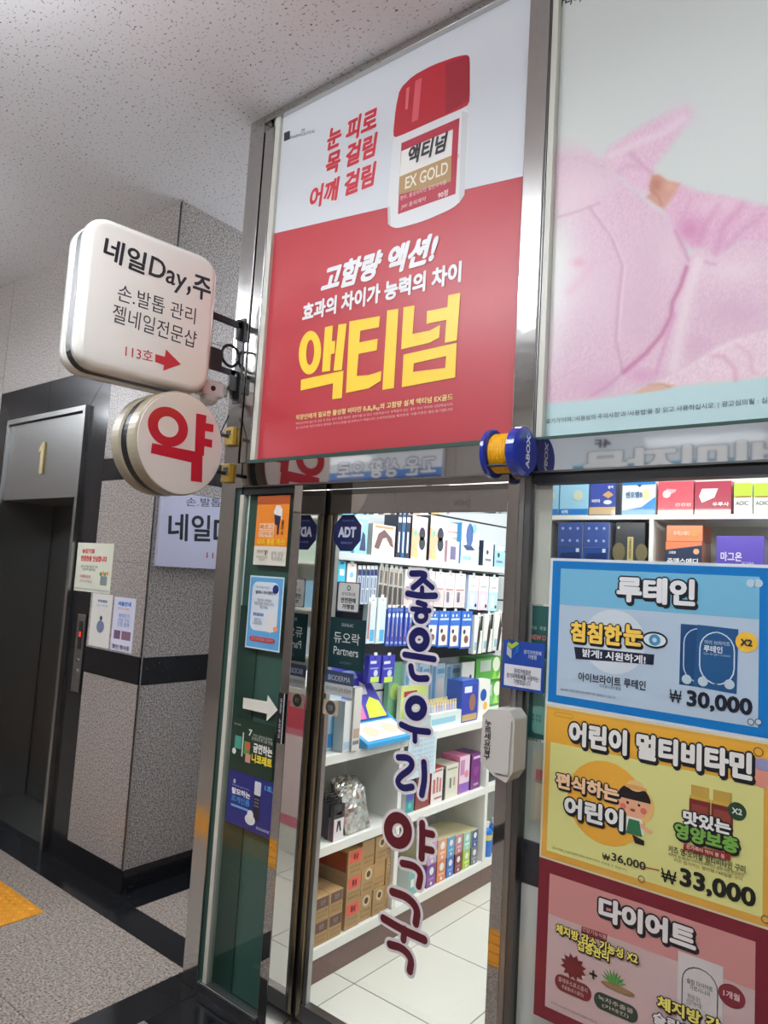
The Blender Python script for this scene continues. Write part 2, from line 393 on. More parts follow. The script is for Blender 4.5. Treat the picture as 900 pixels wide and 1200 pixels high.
# tactile paving
for i in range(3):
    for j in range(2):
        x1 = -3.44 - 0.3 * i; y1 = -0.12 - 0.3 * j - 0.0
        a = Acc().box(x1 - 0.299, x1 - 0.001, y1 - 0.299, y1 - 0.001, -0.002, 0.004)
        for p in range(6):
            for r_ in range(6):
                cx, cy = x1 - 0.025 - 0.05 * p, y1 - 0.025 - 0.05 * r_
                a.lathe((cx, cy, 0.004), (0, 0, 1), [(0, 0.017), (0.003, 0.014), (0.005, 0.008)], n=10)
        mk('tactile_paver', a, 'tactile_yellow', fl)
for i in range(14):
    x1 = -0.9 - 0.3 * i; a = Acc().box(x1 - 0.299, x1 - 0.001, -1.329, -1.031, -0.002, 0.003)
    for k in range(4): a.box(x1 - 0.285, x1 - 0.015, -1.31 + 0.075 * k, -1.275 + 0.075 * k, 0.003, 0.008)
    mk('guide_paver', a, 'tactile_yellow', fl)
# shop floor
mk('mortar_bed', Acc().box(-2.42, 4, 0.16, 5.2, -0.04, -0.002), 'tile_joint', fl)
for i in range(-1, 12):
    for j in range(0, 10):
        x0 = -1.99 + 0.5 * i; y0 = 0.49 + 0.5 * (j - 1)
        X0, X1, Y0, Y1 = max(x0, -2.42), min(x0 + 0.5, 4.0), max(y0, 0.165), min(y0 + 0.5, 5.2)
        if X1 - X0 < 0.02 or Y1 - Y0 < 0.02: continue
        slab('white_floor_tile', X0, X1, Y0, Y1, 'shop_tile', gap=0.0025)
# ---------------------------------------------------------------- ceiling
ce = empty('ceiling', (0, 0, CEIL), kind='structure')
mk('ceiling_board', Acc().box(-9, 4, -4.1, 3.0, CEIL, CEIL + 0.05), 'fissured_ceiling', ce)
for (lx, ly) in CORRIDOR_LAMPS:
    t = empty('ceiling_light', (lx, ly, CEIL), 'slim fluorescent batten hung from the corridor ceiling', 'ceiling light', 'corridor ceiling lights')
    for sx in (-0.4, 0.4): mk('hanger', Acc().box(lx + sx - 0.01, lx + sx + 0.01, ly - 0.01, ly + 0.01, CEIL - 0.26, CEIL), 'satin_steel', t)
    mk('diffuser', Acc().box(lx - 0.6, lx + 0.6, ly - 0.09, ly + 0.09, CEIL - 0.33, CEIL - 0.26), 'lamp_white', t)
# ---------------------------------------------------------------- pillar and lift wall
wb = empty('wall_back', (XP, YW, 0), kind='structure')
PW = PY(YW); PR = PX(XP)
JT = 0.002
rows = [(0.115, 1.055, 'speckled_granite'), (1.055, 1.20, 'black_granite'), (1.20, 1.70, 'speckled_granite'), (1.70, 2.17, 'speckled_granite'), (2.17, 2.30, 'black_granite'), (2.30, 3.0, 'speckled_granite'), (3.0, CEIL, 'speckled_granite')]
mk('wall_core', Acc().box(-3.94, XP - 0.02, YW + 0.02, 3.0, 0, CEIL), 'dark_joint', wb)
for z0, z1, mt in rows:
    nm = 'black_granite_band' if mt[0] == 'b' else 'granite_panel'
    mk(nm, Acc().box(-3.945, XP - JT, YW, YW + 0.02, z0 + JT / 2, z1 - JT / 2), mt, wb, bevel=0.001)
    mk(nm, Acc().box(XP - 0.02, XP, YW, 1.1, z0 + JT / 2, z1 - JT / 2), mt, wb, bevel=0.001)
    mk(nm, Acc().box(XP - 0.02, XP, 1.102, 3.0, z0 + JT / 2, z1 - JT / 2), mt, wb, bevel=0.001)
mk('black_granite_plinth', Acc().box(-3.945, XP, YW - 0.004, YW + 0.02, 0, 0.113), 'black_granite', wb, bevel=0.001)
mk('black_granite_plinth', Acc().box(XP - 0.02, XP + 0.004, YW + 0.001, 3.0, 0, 0.113), 'black_granite', wb, bevel=0.001)
mk('corner_trim', Acc().box(XP - 0.003, XP + 0.003, YW - 0.003, YW + 0.003, 0.115, CEIL), 'satin_steel', wb)
# left of the portal, and above it
for x0, x1 in ((-6.4, -5.46), (-7.4, -6.4), (-9.0, -7.4)):
    for z0, z1, mt in rows:
        mk('black_granite_band' if mt[0] == 'b' else 'granite_panel', Acc().box(x0 + JT, x1 - JT, YW, YW + 0.02, z0, z1 - JT), mt, wb)
for x0, x1 in ((-4.62, -3.945), (-5.46, -4.62)):
    mk('granite_panel', Acc().box(x0 + JT, x1 - JT, YW, YW + 0.02, 2.875, CEIL), 'speckled_granite', wb)
# black granite surround
sur = empty('door_1', (-4.7, YW, 0), kind='structure')
yo, yi = YW - 0.0005, YW + 0.02
def qd(acc, pts, y0, y1):
    return acc.prism(Plane((0, 0, 0), (1, 0, 0), (0, -1, 0)), pts, -y1, -y0)
mk('granite_jamb', qd(Acc(), [(-4.165, 0), (-3.945, 0), (-3.945, 2.872), (-4.165, 2.652)], yo, yi), 'black_granite', sur, bevel=0.001)
mk('granite_jamb', qd(Acc(), [(-5.46, 0), (-5.25, 0), (-5.25, 2.652), (-5.46, 2.872)], yo, yi), 'black_granite', sur, bevel=0.001)
mk('granite_lintel', qd(Acc(), [(-5.25, 2.655), (-4.72, 2.655), (-4.72, 2.872), (-5.458, 2.872)], yo, yi), 'black_granite', sur, bevel=0.001)
mk('granite_lintel', qd(Acc(), [(-4.717, 2.655), (-4.168, 2.655), (-3.948, 2.872), (-4.717, 2.872)], yo, yi), 'black_granite', sur, bevel=0.001)
mk('steel_frame', Acc().box(-5.25, -5.225, YW - 0.03, 0.60, 0, 2.65).box(-4.195, -4.165, YW - 0.03, 0.60, 0, 2.65).box(-5.225, -4.195, YW - 0.03, 0.3, 2.615, 2.65), 'satin_steel', sur, bevel=0.002)
mk('transom_panel', Acc().box(-5.225, -4.195, YW - 0.006, 0.60, 2.08, 2.612), 'satin_steel', sur, bevel=0.002)
mk('wall_recess_jamb', Acc().box(-5.30, -5.251, YW + 0.02, 0.62, 0, 2.65), 'dark_steel', sur)
mk('wall_recess_jamb', Acc().box(-4.163, -4.10, YW + 0.02, 0.62, 0, 2.65), 'dark_steel', sur)
mk('lift_door_leaf', Acc().box(-5.27, -4.712, 0.603, 0.64, 0.004, 2.1), 'dark_steel', sur, bevel=0.003)
mk('lift_door_leaf', Acc().box(-4.708, -4.12, 0.603, 0.64, 0.004, 2.1), 'dark_steel', sur, bevel=0.003)
mk('shaft_back', Acc().box(-5.46, -3.95, 0.65, 0.68, 0, 2.9), 'dark_joint', sur)
TP = PY(YW - 0.006)
# the floor number 1
a = Acc(); c1 = TP.st(50, 537)
a.prism(TP, [(c1[0] - 0.006, c1[1] - 0.105), (c1[0] + 0.034, c1[1] - 0.105), (c1[0] + 0.034, c1[1] + 0.105), (c1[0] + 0.008, c1[1] + 0.105), (c1[0] - 0.034, c1[1] + 0.065), (c1[0] - 0.034, c1[1] + 0.035), (c1[0] - 0.006, c1[1] + 0.05)], 0.0, 0.014)
mk('floor_number', a, 'number_brass', sur, bevel=0.002, label='raised pale brass figure 1')
# opposite side of the corridor and ends (seen in reflections)
wf = empty('wall_front', (0, -4.1, 0), kind='structure')
for i in range(13):
    for z0, z1 in ((0, 0.95), (0.95, 1.9), (1.9, 2.65), (3.12, CEIL)):
        mk('granite_panel', Acc().box(-9 + i + JT, -8 + i - JT, -4.12, -4.1, z0 + JT, z1 - JT), 'brown_granite', wf)
    mk('granite_panel', Acc().box(-9 + i + JT, -8 + i - JT, -4.12, -4.1, 2.65 + JT, 3.12 - JT), 'brown_granite', wf)
wl = empty('wall_left', (-9, 0, 0), kind='structure'); mk('wall_surface', Acc().box(-9.05, -9, -4.1, 0.4, 0, CEIL), 'brown_granite', wl)
wr = empty('wall_right', (4, 0, 0), kind='structure'); mk('wall_surface', Acc().box(4, 4.05, -4.1, 5.2, 0, CEIL), 'brown_granite', wr)
# shop shell
ws = empty('wall_shop', (-2.45, 0.2, 0), kind='structure')
mk('wall_surface', Acc().box(-2.48, -2.44, 0.04, 5.2, 0, CEIL), 'shop_wall', ws)
mk('wall_surface', Acc().box(-2.48, 4, 5.2, 5.25, 0, CEIL), 'shop_wall', ws)
mk('corridor_end', Acc().box(XP, -2.48, 3.0, 3.05, 0, CEIL), 'shop_wall', ws)
sc_ = empty('ceiling_shop', (0, 2, 2.62), kind='structure'); mk('ceiling_board', Acc().box(-2.44, 4, 0.17, 5.2, 2.62, 2.66), 'shop_ceiling', sc_)
for (lx, ly) in SHOP_LAMPS:
    t = empty('ceiling_light', (lx, ly, 2.62), 'flat white lamp panel on the shop ceiling', 'ceiling light', 'shop ceiling lights')
    mk('frame', Acc().box(lx - 0.32, lx + 0.32, ly - 0.57, ly + 0.57, 2.595, 2.62), 'white_laminate', t)
#==FRONT==
# ---------------------------------------------------------------- storefront metalwork
sf = empty('wall_storefront', (-1.0, 0, 0), kind='structure')
mk('left_post', Acc().box(-2.505, -2.41, 0.0, 0.06, 0, CEIL), 'polished_steel', sf, bevel=0.002)
mk('left_inner_post', Acc().box(-2.405, -2.345, 0.006, 0.06, HT, CEIL - 0.07), 'polished_steel', sf, bevel=0.002)
mk('ivory_frame_strip', Acc().box(-2.343, -2.312, 0.008, 0.05, HT, 3.705), 'ivory_frame', sf, bevel=0.002)
mk('top_rail', Acc().box(-2.409, 0.6, 0.0, 0.06, 3.705, CEIL), 'polished_steel', sf, bevel=0.002)
mk('header', Acc().box(-2.409, 0.6, -0.004, 0.0, HB, HT - 0.004).box(-2.409, 0.6, 0.0, 0.14, HB, HT - 0.004), 'mirror_steel', sf)
mk('header_dark_channel', Acc().box(-2.36, -2.05, 0.004, 0.06, HB - 0.03, HB).box(-1.009, 0.6, 0.002, 0.06, HB - 0.03, HB), 'black_rubber', sf)  # dark rubber channel along the bottom of the header
mk('header_lip', Acc().box(-2.36, 0.6, -0.007, -0.003, HB, HB + 0.006), 'dark_steel', sf)
mk('poster_lip', Acc().box(-2.34, -1.09, -0.008, 0.03, HT - 0.008, HT + 0.006).box(-1.0, 0.6, -0.008, 0.03, HT - 0.008, HT), 'dark_green_backing', sf)
mk('upper_mullion', Acc().box(-1.084, -1.012, -0.006, 0.06, HT - 0.004, 3.705), 'polished_steel', sf, bevel=0.003)
mk('mullion_gasket', Acc().box(-1.011, -1.006, 0.0, 0.06, HT, 3.705), 'dark_steel', sf)
mk('ivory_frame_strip', Acc().box(-1.005, -0.984, 0.002, 0.05, HT, 3.705), 'ivory_frame', sf, bevel=0.002)
mk('right_post', Acc().box(-1.091, -1.050, 0.0, DOOR_Y + 0.05, 0, HB), 'mirror_steel', sf, bevel=0.002)
mk('right_post_strip', Acc().box(-1.048, -1.030, -0.004, 0.05, 0, HB - 0.0), 'satin_steel', sf, bevel=0.002)
mk('right_post_gasket', Acc().box(-1.029, -1.010, -0.002, 0.05, 0, HB), 'dark_steel', sf)
mk('panel_post', Acc().box(-2.047, FIN, 0.0, DOOR_Y + 0.05, 0, HB), 'mirror_steel', sf, bevel=0.002)
mk('glazing_bead', Acc().box(-2.376, -2.352, 0.0, 0.03, 0.04, HB - 0.03), 'ivory_frame', sf, bevel=0.002)
mk('glazing_gasket', Acc().box(-2.409, -2.377, 0.008, 0.03, 0.04, HB), 'dark_green_backing', sf)
mk('glass_sill', Acc().box(-2.409, -2.047, -0.004, 0.05, 0.0, 0.034), 'dark_steel', sf).name = 'glass_sill'
mk('sill_cap', Acc().box(-2.40, -2.047, -0.008, 0.03, 0.034, 0.046), 'satin_steel', sf, bevel=0.002)
mk('side_glass', Acc().box(-2.352, -2.047, 0.012, 0.020, 0.046, HB), 'green_glass', sf)
# what stands behind the green pane: painted board with a lighter half
mk('green_board', Acc().box(-2.352, -2.047, 0.036, 0.045, 0.046, HB), 'green_backing', sf)
mk('dark_green_board', Acc().box(-2.352, -2.235, 0.030, 0.0355, 0.046, 1.55), 'dark_green_backing', sf)
mk('poster_backing_wall', Acc().box(-2.40, 0.6, 0.05, 0.16, HT, CEIL - 0.001), 'white_laminate', sf)
mk('lower_panel', Acc().box(-1.006, 0.6, 0.032, 0.045, 0.0505, 0.838), 'white_laminate', sf)
mk('navy_band', Acc().box(-1.006, 0.6, 0.030, 0.045, 0.8385, 0.960), 'navy_strip', sf)
mk('window_curb', Acc().box(-1.010, 0.6, 0.0, 0.05, 0, 0.05), 'satin_steel', sf)
w1 = mk('window_1', Acc().box(-1.009, 0.6, 0.014, 0.020, 0.05, HB - 0.03), 'clear_glass', kind='structure')
# recess soffit is the header; glass leaf of the entrance
d2 = empty('door_2', (-1.5, DOOR_Y, 0), kind='structure')
DP = PY(DOOR_Y)
mk('door_head_rail', Acc().box(-1.985, -1.09, DOOR_Y + 0.002, DOOR_Y + 0.05, 1.945, HB), 'mirror_steel', d2, bevel=0.002)
mk('door_stile', Acc().box(-1.989, -1.966, DOOR_Y - 0.003, DOOR_Y + 0.035, 0.01, 1.944), 'gold_steel', d2, bevel=0.004)
mk('door_inner_stile', Acc().box(-1.964, -1.944, DOOR_Y + 0.006, DOOR_Y + 0.03, 0.07, 1.944), 'satin_steel', d2, bevel=0.002)
mk('door_gasket', Acc().box(-1.999, -1.990, DOOR_Y + 0.004, DOOR_Y + 0.03, 0.0, HB - 0.001), 'black_rubber', d2)
mk('door_bottom_rail', Acc().box(-1.964, -1.10, DOOR_Y - 0.003, DOOR_Y + 0.035, 0.01, 0.0695), 'dark_steel', d2, bevel=0.002)
mk('door_glass', Acc().box(-1.962, -1.095, DOOR_Y - 0.002, DOOR_Y + 0.004, 0.072, 1.944), 'clear_glass', d2)
slab('steel_threshold', -2.0, -1.09, 0.0, 0.165, 'satin_steel', top=0.004)
a = Acc(); T(a, PY(DOOR_Y + 0.002), '@8@8', 532, 590, 550, 590, 7, (220, 222, 228), 0.02); mk('engraved_mark', a, 'printed_gloss', d2)
# opposite signs seen in the polished header
OP = Plane((0, -4.05, 0), (-1, 0, 0), (0, 1, 0))
t = mk('opposite_sign_board', Acc().box(-5.72, -4.13, -4.1, -4.05, 2.70, 3.06, (230, 236, 242)), 'printed_gloss', label='blue and white shop banner on the wall across the corridor', cat='sign')
a = Acc(); a.flat(OP, [(4.13, 2.70), (5.72, 2.70), (5.72, 2.79), (4.13, 2.79)], (20, 60, 150), 1); a.flat(OP, [(4.13, 2.79), (5.72, 2.79), (5.72, 2.87), (4.13, 2.87)], (60, 130, 210), 1)
place_text(a, OP, '고운 상황 으로', 4.2, 5.6, 2.79, 3.0, (240, 244, 250), 0.03, outline=((30, 50, 90), 0.05)); mk('lettering', a, 'printed_gloss', t)
t = mk('opposite_sign_board', Acc().box(-2.95, -0.9, -4.1, -4.05, 2.66, 3.12, (214, 226, 234)), 'printed_gloss', label='wide pale shop sign with big white letters across the corridor', cat='sign')
a = Acc(); a.flat(OP, [(0.9, 2.66), (2.7, 2.66), (2.7, 2.80), (0.9, 2.80)], (80, 160, 200), 1)
place_text(a, OP, '비미자믄', 1.0, 2.6, 2.68, 2.93, (236, 240, 242), 0.05, outline=((120, 140, 150), 0.03)); place_text(a, OP, '4F', 2.35, 2.5, 2.95, 3.03, (50, 50, 60), 0.03)
mk('lettering', a, 'printed_gloss', t)
#==POSTERS==
# ================================================================ red bottle poster
PP = PY(0.03)
def ad(label, cat, z0, z1, x0, x1, color, pl, th=0.003, mat='printed_paper', name='poster'):
    return mk(name, Acc().pbox(pl, x0, x1, z0, z1, 0.0, th, color), mat, label=label, cat=cat)
R_ = 'printed_behind_glass'
FP = PY(0.024)
t = ad('tall red and white pharmacy poster with a red-capped bottle above the door', 'poster', HT + 0.006, 3.705, -2.312, -1.086, (184, 52, 62), PY(0.028), 0.003, R_)
a = Acc()
zl, zr = 3.165, 3.045
a.flat(FP, [(-2.312, 3.17), (-1.086, 3.04), (-1.086, 3.705), (-2.312, 3.705)], (214, 218, 222), 1)
RD = (200, 40, 56); WH = (238, 238, 238); YE = (252, 214, 60)
for tx, c in (('눈 피로', (384, 163.5, 442.5, 139, 27)), ('목 걸림', (382.5, 192, 441, 171, 27)), ('어깨 걸림', (363.5, 231, 439.5, 206, 27))):
    T(a, FP, tx, *c, RD, 0.045, 3, outline=(WH, 0.02), shear=0.1)
a.flat(FP, q(FP, (333, 156), (340, 153), (340, 163), (333, 166)), (40, 42, 50), 2)
T(a, FP, 'JW\nPHARMACEUTICAL', 341, 159, 370, 151, 8, (90, 94, 100), 0.0, 2)
T(a, FP, '고함량 액션!', 379, 328, 512, 290, 33, WH, 0.05, 3, shear=0.25)
T(a, FP, '효과의 차이가 능력의 차이', 355, 367, 541, 318, 23, WH, 0.045, 3)
def big(pts, lay=3): a.flat(FP, q(FP, *[(330 + x / 3.913, 270 + y / 3.913) for x, y in pts]), YE, lay)
def ell(cx, cy, rx, ry, n=28, tl=0.12): return [(cx + rx * math.cos(2 * math.pi * i / n) - tl * ry * math.sin(2 * math.pi * i / n) * 0.4, cy + ry * math.sin(2 * math.pi * i / n)) for i in range(n)]
def bigring(o_, i_): ringflat(a, FP, q(FP, *[(330 + x / 3.913, 270 + y / 3.913) for x, y in o_]), q(FP, *[(330 + x / 3.913, 270 + y / 3.913) for x, y in i_]), YE, 3)
bigring(ell(131, 561, 51, 100), ell(132, 560, 18, 58))
big([(200, 445), (236, 436), (223, 645), (186, 650)]); big([(219, 512), (247, 506), (244, 564), (216, 571)], 3.1); big([(262, 432), (299, 427), (277, 640), (239, 645)], 3.2)
big([(90, 685), (285, 643), (277, 770), (233, 775), (237, 702), (88, 735)])
big([(312, 418), (452, 393), (447, 444), (362, 461), (346, 668), (400, 664), (459, 645), (455, 690), (400, 725), (296, 746)]); big([(358, 514), (442, 497), (437, 550), (353, 567)], 3.1)
big([(485, 368), (537, 359), (516, 724), (463, 732)])
big([(560, 353), (611, 344), (601, 475), (680, 460), (728, 434), (724, 492), (680, 516), (549, 546)])
big([(765, 298), (821, 287), (804, 505), (749, 516)]); big([(668, 371), (764, 352), (760, 410), (665, 430)], 3.1)
bigring([(560, 570), (804, 516), (797, 675), (552, 720)], [(608, 610), (756, 577), (751, 631), (604, 649)])
T(a, FP, '직장인에게 필요한 활성형 비타민 B₁B₆B₁₂의 고함량 설계 액티넘 EX골드', 347, 490, 531, 465, 7.5, (240, 226, 150), 0.02, 3)
T(a, FP, '액티넘이엑스골드정 성분 및 효능 효과 용법 용량은 설명서를 잘 읽고 사용하십시오 부작용이 있는 경우 의사 약사와 상담하십시오', 347, 497, 531, 473, 3.2, (235, 190, 190), 0.0, 3)
T(a, FP, '광고심의필 제조의뢰자 판매원 주의사항을 참고하시기 바랍니다 소비자상담실 제조번호 사용기한은 별도표기합니다', 347, 502, 531, 479, 3.2, (235, 190, 190), 0.0, 3)
def bt(pts): return q(FP, *[(440 + x / 5.215, 50 + y / 5.215) for x, y in pts])
def arc3(p, n=1):  # chaikin rounding of a polygon
    P = [np.array(x, float) for x in p]
    for _ in range(n):
        Q = []
        for i in range(len(P)):
            A, B = P[i], P[(i + 1) % len(P)]; Q += [A * 0.82 + B * 0.18, A * 0.18 + B * 0.82]
        P = Q
    return [tuple(x) for x in P]
a.flat(FP, bt(arc3([(105, 600), (130, 572), (350, 478), (545, 390), (572, 425), (562, 700), (545, 940), (480, 1010), (300, 1090), (130, 1138), (78, 1115), (75, 1000)], 2)), (224, 226, 226), 2)
a.flat(FP, bt([(78, 1000), (90, 1000), (95, 1118), (78, 1110)]), (196, 200, 202), 2.4); a.flat(FP, bt([(530, 420), (568, 430), (545, 930), (510, 985)]), (206, 208, 210), 2.4)
a.flat(FP, bt(arc3([(150, 283), (230, 203), (350, 138), (500, 84), (562, 74), (578, 92), (578, 355), (560, 390), (350, 482), (130, 580), (108, 570), (125, 400)], 1)), (186, 28, 46), 3)
a.flat(FP, bt([(245, 235), (285, 215), (262, 470), (222, 490)]), (216, 90, 100), 3.4); a.flat(FP, bt([(190, 280), (210, 270), (198, 405), (183, 412)]), (222, 110, 118), 3.4)
a.flat(FP, bt([(430, 130), (560, 80), (575, 95), (574, 350), (430, 440)]), (158, 24, 42), 3.3)
a.flat(FP, bt([(160, 615), (515, 460), (490, 925), (138, 1050)]), (176, 36, 58), 3)
a.flat(FP, bt([(160, 665), (475, 530), (466, 690), (150, 820)]), (234, 232, 226), 3.5)
a.flat(FP, bt([(148, 820), (466, 690), (462, 850), (142, 930)]), (176, 142, 92), 3.5)
def bT(s, x0, y0, x1, y1, h, c, w_=0.0, **k): T(a, FP, s, 440 + x0 / 5.215, 50 + y0 / 5.215, 440 + x1 / 5.215, 50 + y1 / 5.215, h / 5.215, c, w_, 5, snap=False, **k)
bT('액티넘', 202, 690, 435, 612, 115, (44, 40, 44), 0.04, shear=0.15)
bT('EX GOLD', 185, 853, 445, 772, 75, (240, 232, 214), 0.02)
bT('편두, 활성비타민 일반의약품', 155, 945, 435, 862, 28, (236, 210, 210))
bT('JW 중외제약', 160, 1000, 310, 965, 32, (236, 214, 214)); bT('90정', 385, 935, 445, 918, 40, (240, 220, 220), 0.02)
bT('ACTINUM EX GOLD', 465, 700, 515, 695, 20, (176, 36, 58))
mk('printed_artwork', a, R_, t)
# ================================================================ pink poster
x0, x1 = -0.983, 0.6
t = ad('large pale poster showing a reclining figure in fluffy pink clothes', 'poster', HT + 0.002, 3.705, x0, x1, (216, 219, 217), PY(0.028), 0.003, R_)
def paint_poster():
    nx, nz = 210, 300; X = np.linspace(x0 + 0.001, -0.2, nx); Z = np.linspace(HT + 0.004, 3.70, nz)
    XX, ZZ = np.meshgrid(X, Z)
    W = np.stack([XX.ravel(), np.full(XX.size, 0.024), ZZ.ravel()], 1)
    Q = (W - CAM) @ RN; U = 450 + F_PX * Q[:, 0] / -Q[:, 2]; Vv = 600 - F_PX * Q[:, 1] / -Q[:, 2]
    px = (U - 620) * 3.157; py = (Vv - 120) * 3.157          # drawing coordinates of the artwork
    col = np.tile(np.array([214., 217, 216]), (len(px), 1))
    rng = np.random.RandomState(3); fluff = rng.rand(len(px)) * 2 - 1
    def sd(poly):
        P = np.array(poly, float); d = np.full(len(px), 1e9); ins = np.zeros(len(px), bool)
        for i in range(len(P)):
            a_, b_ = P[i], P[(i + 1) % len(P)]; e = b_ - a_; wx = px - a_[0]; wy = py - a_[1]
            tt = np.clip((wx * e[0] + wy * e[1]) / (e @ e), 0, 1); d = np.minimum(d, np.hypot(wx - tt * e[0], wy - tt * e[1]))
            c_ = (a_[1] > py) != (b_[1] > py); xi = a_[0] + (py - a_[1]) * e[0] / (e[1] if abs(e[1]) > 1e-9 else 1e-9); ins ^= c_ & (px < xi)
        return np.where(ins, -d, d)
    def fill(poly, c, soft=6, fl=3):
        nonlocal col
        k = np.clip(0.5 - (sd(poly) + fluff * fl) / (2 * soft), 0, 1)[:, None]; cc = np.array(c, float) + (fluff * 9)[:, None] * (1 if fl else 0)
        col = col * (1 - k) + cc * k
    def glow(cx, cy, rx, ry, c, s=1.0):
        nonlocal col
        k = np.clip(np.exp(-(((px - cx) / rx) ** 2 + ((py - cy) / ry) ** 2)) * s, 0, 1)[:, None]; col = col * (1 - k) + np.array(c, float) * k
    def line(pts, wdt, c, s=0.8):
        nonlocal col
        P = np.array(pts, float); d = np.full(len(px), 1e9)
        for i in range(len(P) - 1):
            e = P[i + 1] - P[i]; wx = px - P[i][0]; wy = py - P[i][1]; tt = np.clip((wx * e[0] + wy * e[1]) / (e @ e), 0, 1); d = np.minimum(d, np.hypot(wx - tt * e[0], wy - tt * e[1]))
        k = (np.exp(-(d / (wdt * .75)) ** 2) * s * .75)[:, None]; col = col * (1 - k) + np.array(c, float) * k
    PK = (226, 186, 208); LT = (240, 216, 228); DK = (206, 136, 178)
    # far sleeve and cuff at the top
    fill([(262, 215), (300, 165), (380, 110), (470, 60), (585, 15), (600, 40), (560, 110), (500, 190), (460, 250), (450, 320), (440, 345), (400, 330), (330, 280)], (230, 188, 212), 16)
    glow(560, 50, 60, 50, (232, 200, 220), .5); line([(300, 200), (400, 150), (500, 110), (570, 60)], 22, LT, .9); line([(375, 190), (410, 225), (455, 262)], 12, DK, .6); line([(330, 260), (360, 235), (400, 240)], 14, (214, 156, 192), .5)
    # hand
    fill([(455, 268), (480, 266), (515, 290), (562, 300), (545, 345), (500, 398), (470, 380), (432, 350), (450, 335), (443, 312)], (214, 150, 132), 4, 0)
    glow(470, 305, 22, 26, (190, 112, 98), .8); glow(525, 310, 26, 18, (226, 170, 150), .7); line([(450, 325), (480, 350), (490, 380)], 7, (176, 100, 90), .6)
    # far leg on the right
    fill([(500, 400), (560, 305), (640, 335), (740, 350), (830, 375), (1200, 420), (1200, 560), (820, 520), (770, 520), (690, 585), (650, 545), (600, 540), (540, 480)], (230, 178, 208), 12)
    glow(590, 470, 60, 50, (216, 130, 180), .8); glow(700, 380, 120, 30, (238, 206, 222), .5)
    line([(790, 380), (720, 460), (690, 560)], 22, (214, 140, 184), .7); line([(700, 380), (650, 460), (625, 520)], 16, (214, 140, 184), .6); line([(860, 420), (780, 480), (730, 540)], 18, (216, 148, 190), .6); line([(600, 360), (560, 440)], 12, (214, 150, 190), .5)
    # near trunk, hip and thigh: one broad soft mass
    fill([(20, 150), (110, 110), (190, 150), (262, 215), (330, 285), (430, 360), (500, 420), (545, 480), (575, 540), (590, 575), (575, 640), (530, 720), (520, 790), (470, 880), (420, 940), (350, 1000), (260, 1090), (160, 1105), (-200, 1140), (-200, 180)], PK, 12)
    glow(130, 120, 90, 70, (214, 219, 216), .9); glow(200, 150, 50, 40, (220, 214, 218), .6)
    glow(170, 330, 100, 110, (238, 208, 220), .8); glow(260, 300, 70, 50, (234, 204, 220), .6)
    glow(450, 560, 70, 130, (222, 186, 206), .7); glow(400, 760, 90, 150, (218, 176, 202), .6); glow(520, 560, 40, 90, (236, 206, 220), .6)
    glow(480, 480, 60, 60, (226, 190, 208), .4); glow(250, 720, 110, 160, (224, 190, 208), .6); glow(280, 1050, 120, 50, (222, 166, 202), .7)
    glow(80, 560, 95, 160, (236, 236, 234), 1.0); glow(60, 720, 80, 170, (234, 232, 232), 1.0); glow(60, 900, 60, 120, (234, 220, 226), .7)
    glow(185, 592, 26, 16, (226, 164, 186), .8); line([(240, 590), (200, 650), (150, 700)], 20, (226, 176, 196), .7)
    line([(225, 390), (300, 490), (345, 600), (330, 740), (320, 880), (345, 990)], 9, (206, 150, 184), .8); line([(240, 395), (315, 500), (357, 605), (342, 745), (332, 880)], 6, (238, 214, 226), .6)
    line([(105, 425), (190, 400), (260, 372)], 7, (204, 156, 182), .7)
    line([(100, 205), (190, 205), (280, 240)], 6, (216, 176, 198), .5)
    # front of the trousers, near shin and lower sleeve
    fill([(590, 575), (620, 545), (660, 545), (690, 580), (770, 520), (830, 508), (1200, 560), (1200, 900), (740, 900), (640, 950), (540, 1010), (440, 1040), (350, 1075), (300, 1090), (345, 1000), (420, 942), (475, 880), (520, 795), (545, 700)], (230, 192, 212), 8)
    glow(760, 620, 110, 50, (240, 212, 226), .8); glow(760, 780, 120, 60, (218, 172, 202), .7); glow(620, 900, 70, 40, (220, 166, 200), .6); glow(420, 1010, 60, 30, (220, 150, 196), .7)
    line([(625, 590), (585, 720), (560, 850), (535, 980)], 34, (242, 222, 230), .9); line([(650, 590), (690, 600)], 8, DK, .6)
    line([(583, 610), (560, 680), (530, 740), (525, 790), (490, 860), (430, 930), (350, 998)], 13, (198, 96, 152), .95); line([(540, 780), (500, 900), (470, 1000)], 12, (216, 140, 190), .7)
    line([(540, 475), (575, 545), (590, 585)], 10, (212, 130, 176), .8); line([(350, 998), (290, 1050), (230, 1085)], 9, (208, 130, 176), .6)
    fill([(440, 1050), (530, 1005), (640, 945), (740, 885), (840, 850), (1200, 760), (1200, 1010), (800, 1020), (640, 1035), (540, 1050)], (240, 208, 222), 6)
    line([(660, 935), (720, 940), (760, 985), (765, 1030)], 12, (222, 160, 190), .8); line([(760, 890), (815, 930), (830, 1000)], 12, (226, 172, 198), .7); line([(640, 950), (700, 910), (780, 880)], 14, (246, 226, 234), .7)
    fill([(385, 1078), (430, 1050), (480, 1038), (545, 1045), (520, 1060), (440, 1080)], (226, 178, 158), 4, 0); line([(440, 1045), (490, 1040), (520, 1052)], 5, (176, 120, 110), .6)
    fill([(-300, 1160), (20, 1120), (200, 1105), (380, 1082), (560, 1052), (760, 1038), (1200, 960), (1200, 1500), (-300, 1500)], (192, 222, 228), 3, 0)
    v = W.tolist(); f = [(j * nx + i, j * nx + i + 1, (j + 1) * nx + i + 1, (j + 1) * nx + i) for j in range(nz - 1) for i in range(nx - 1)]
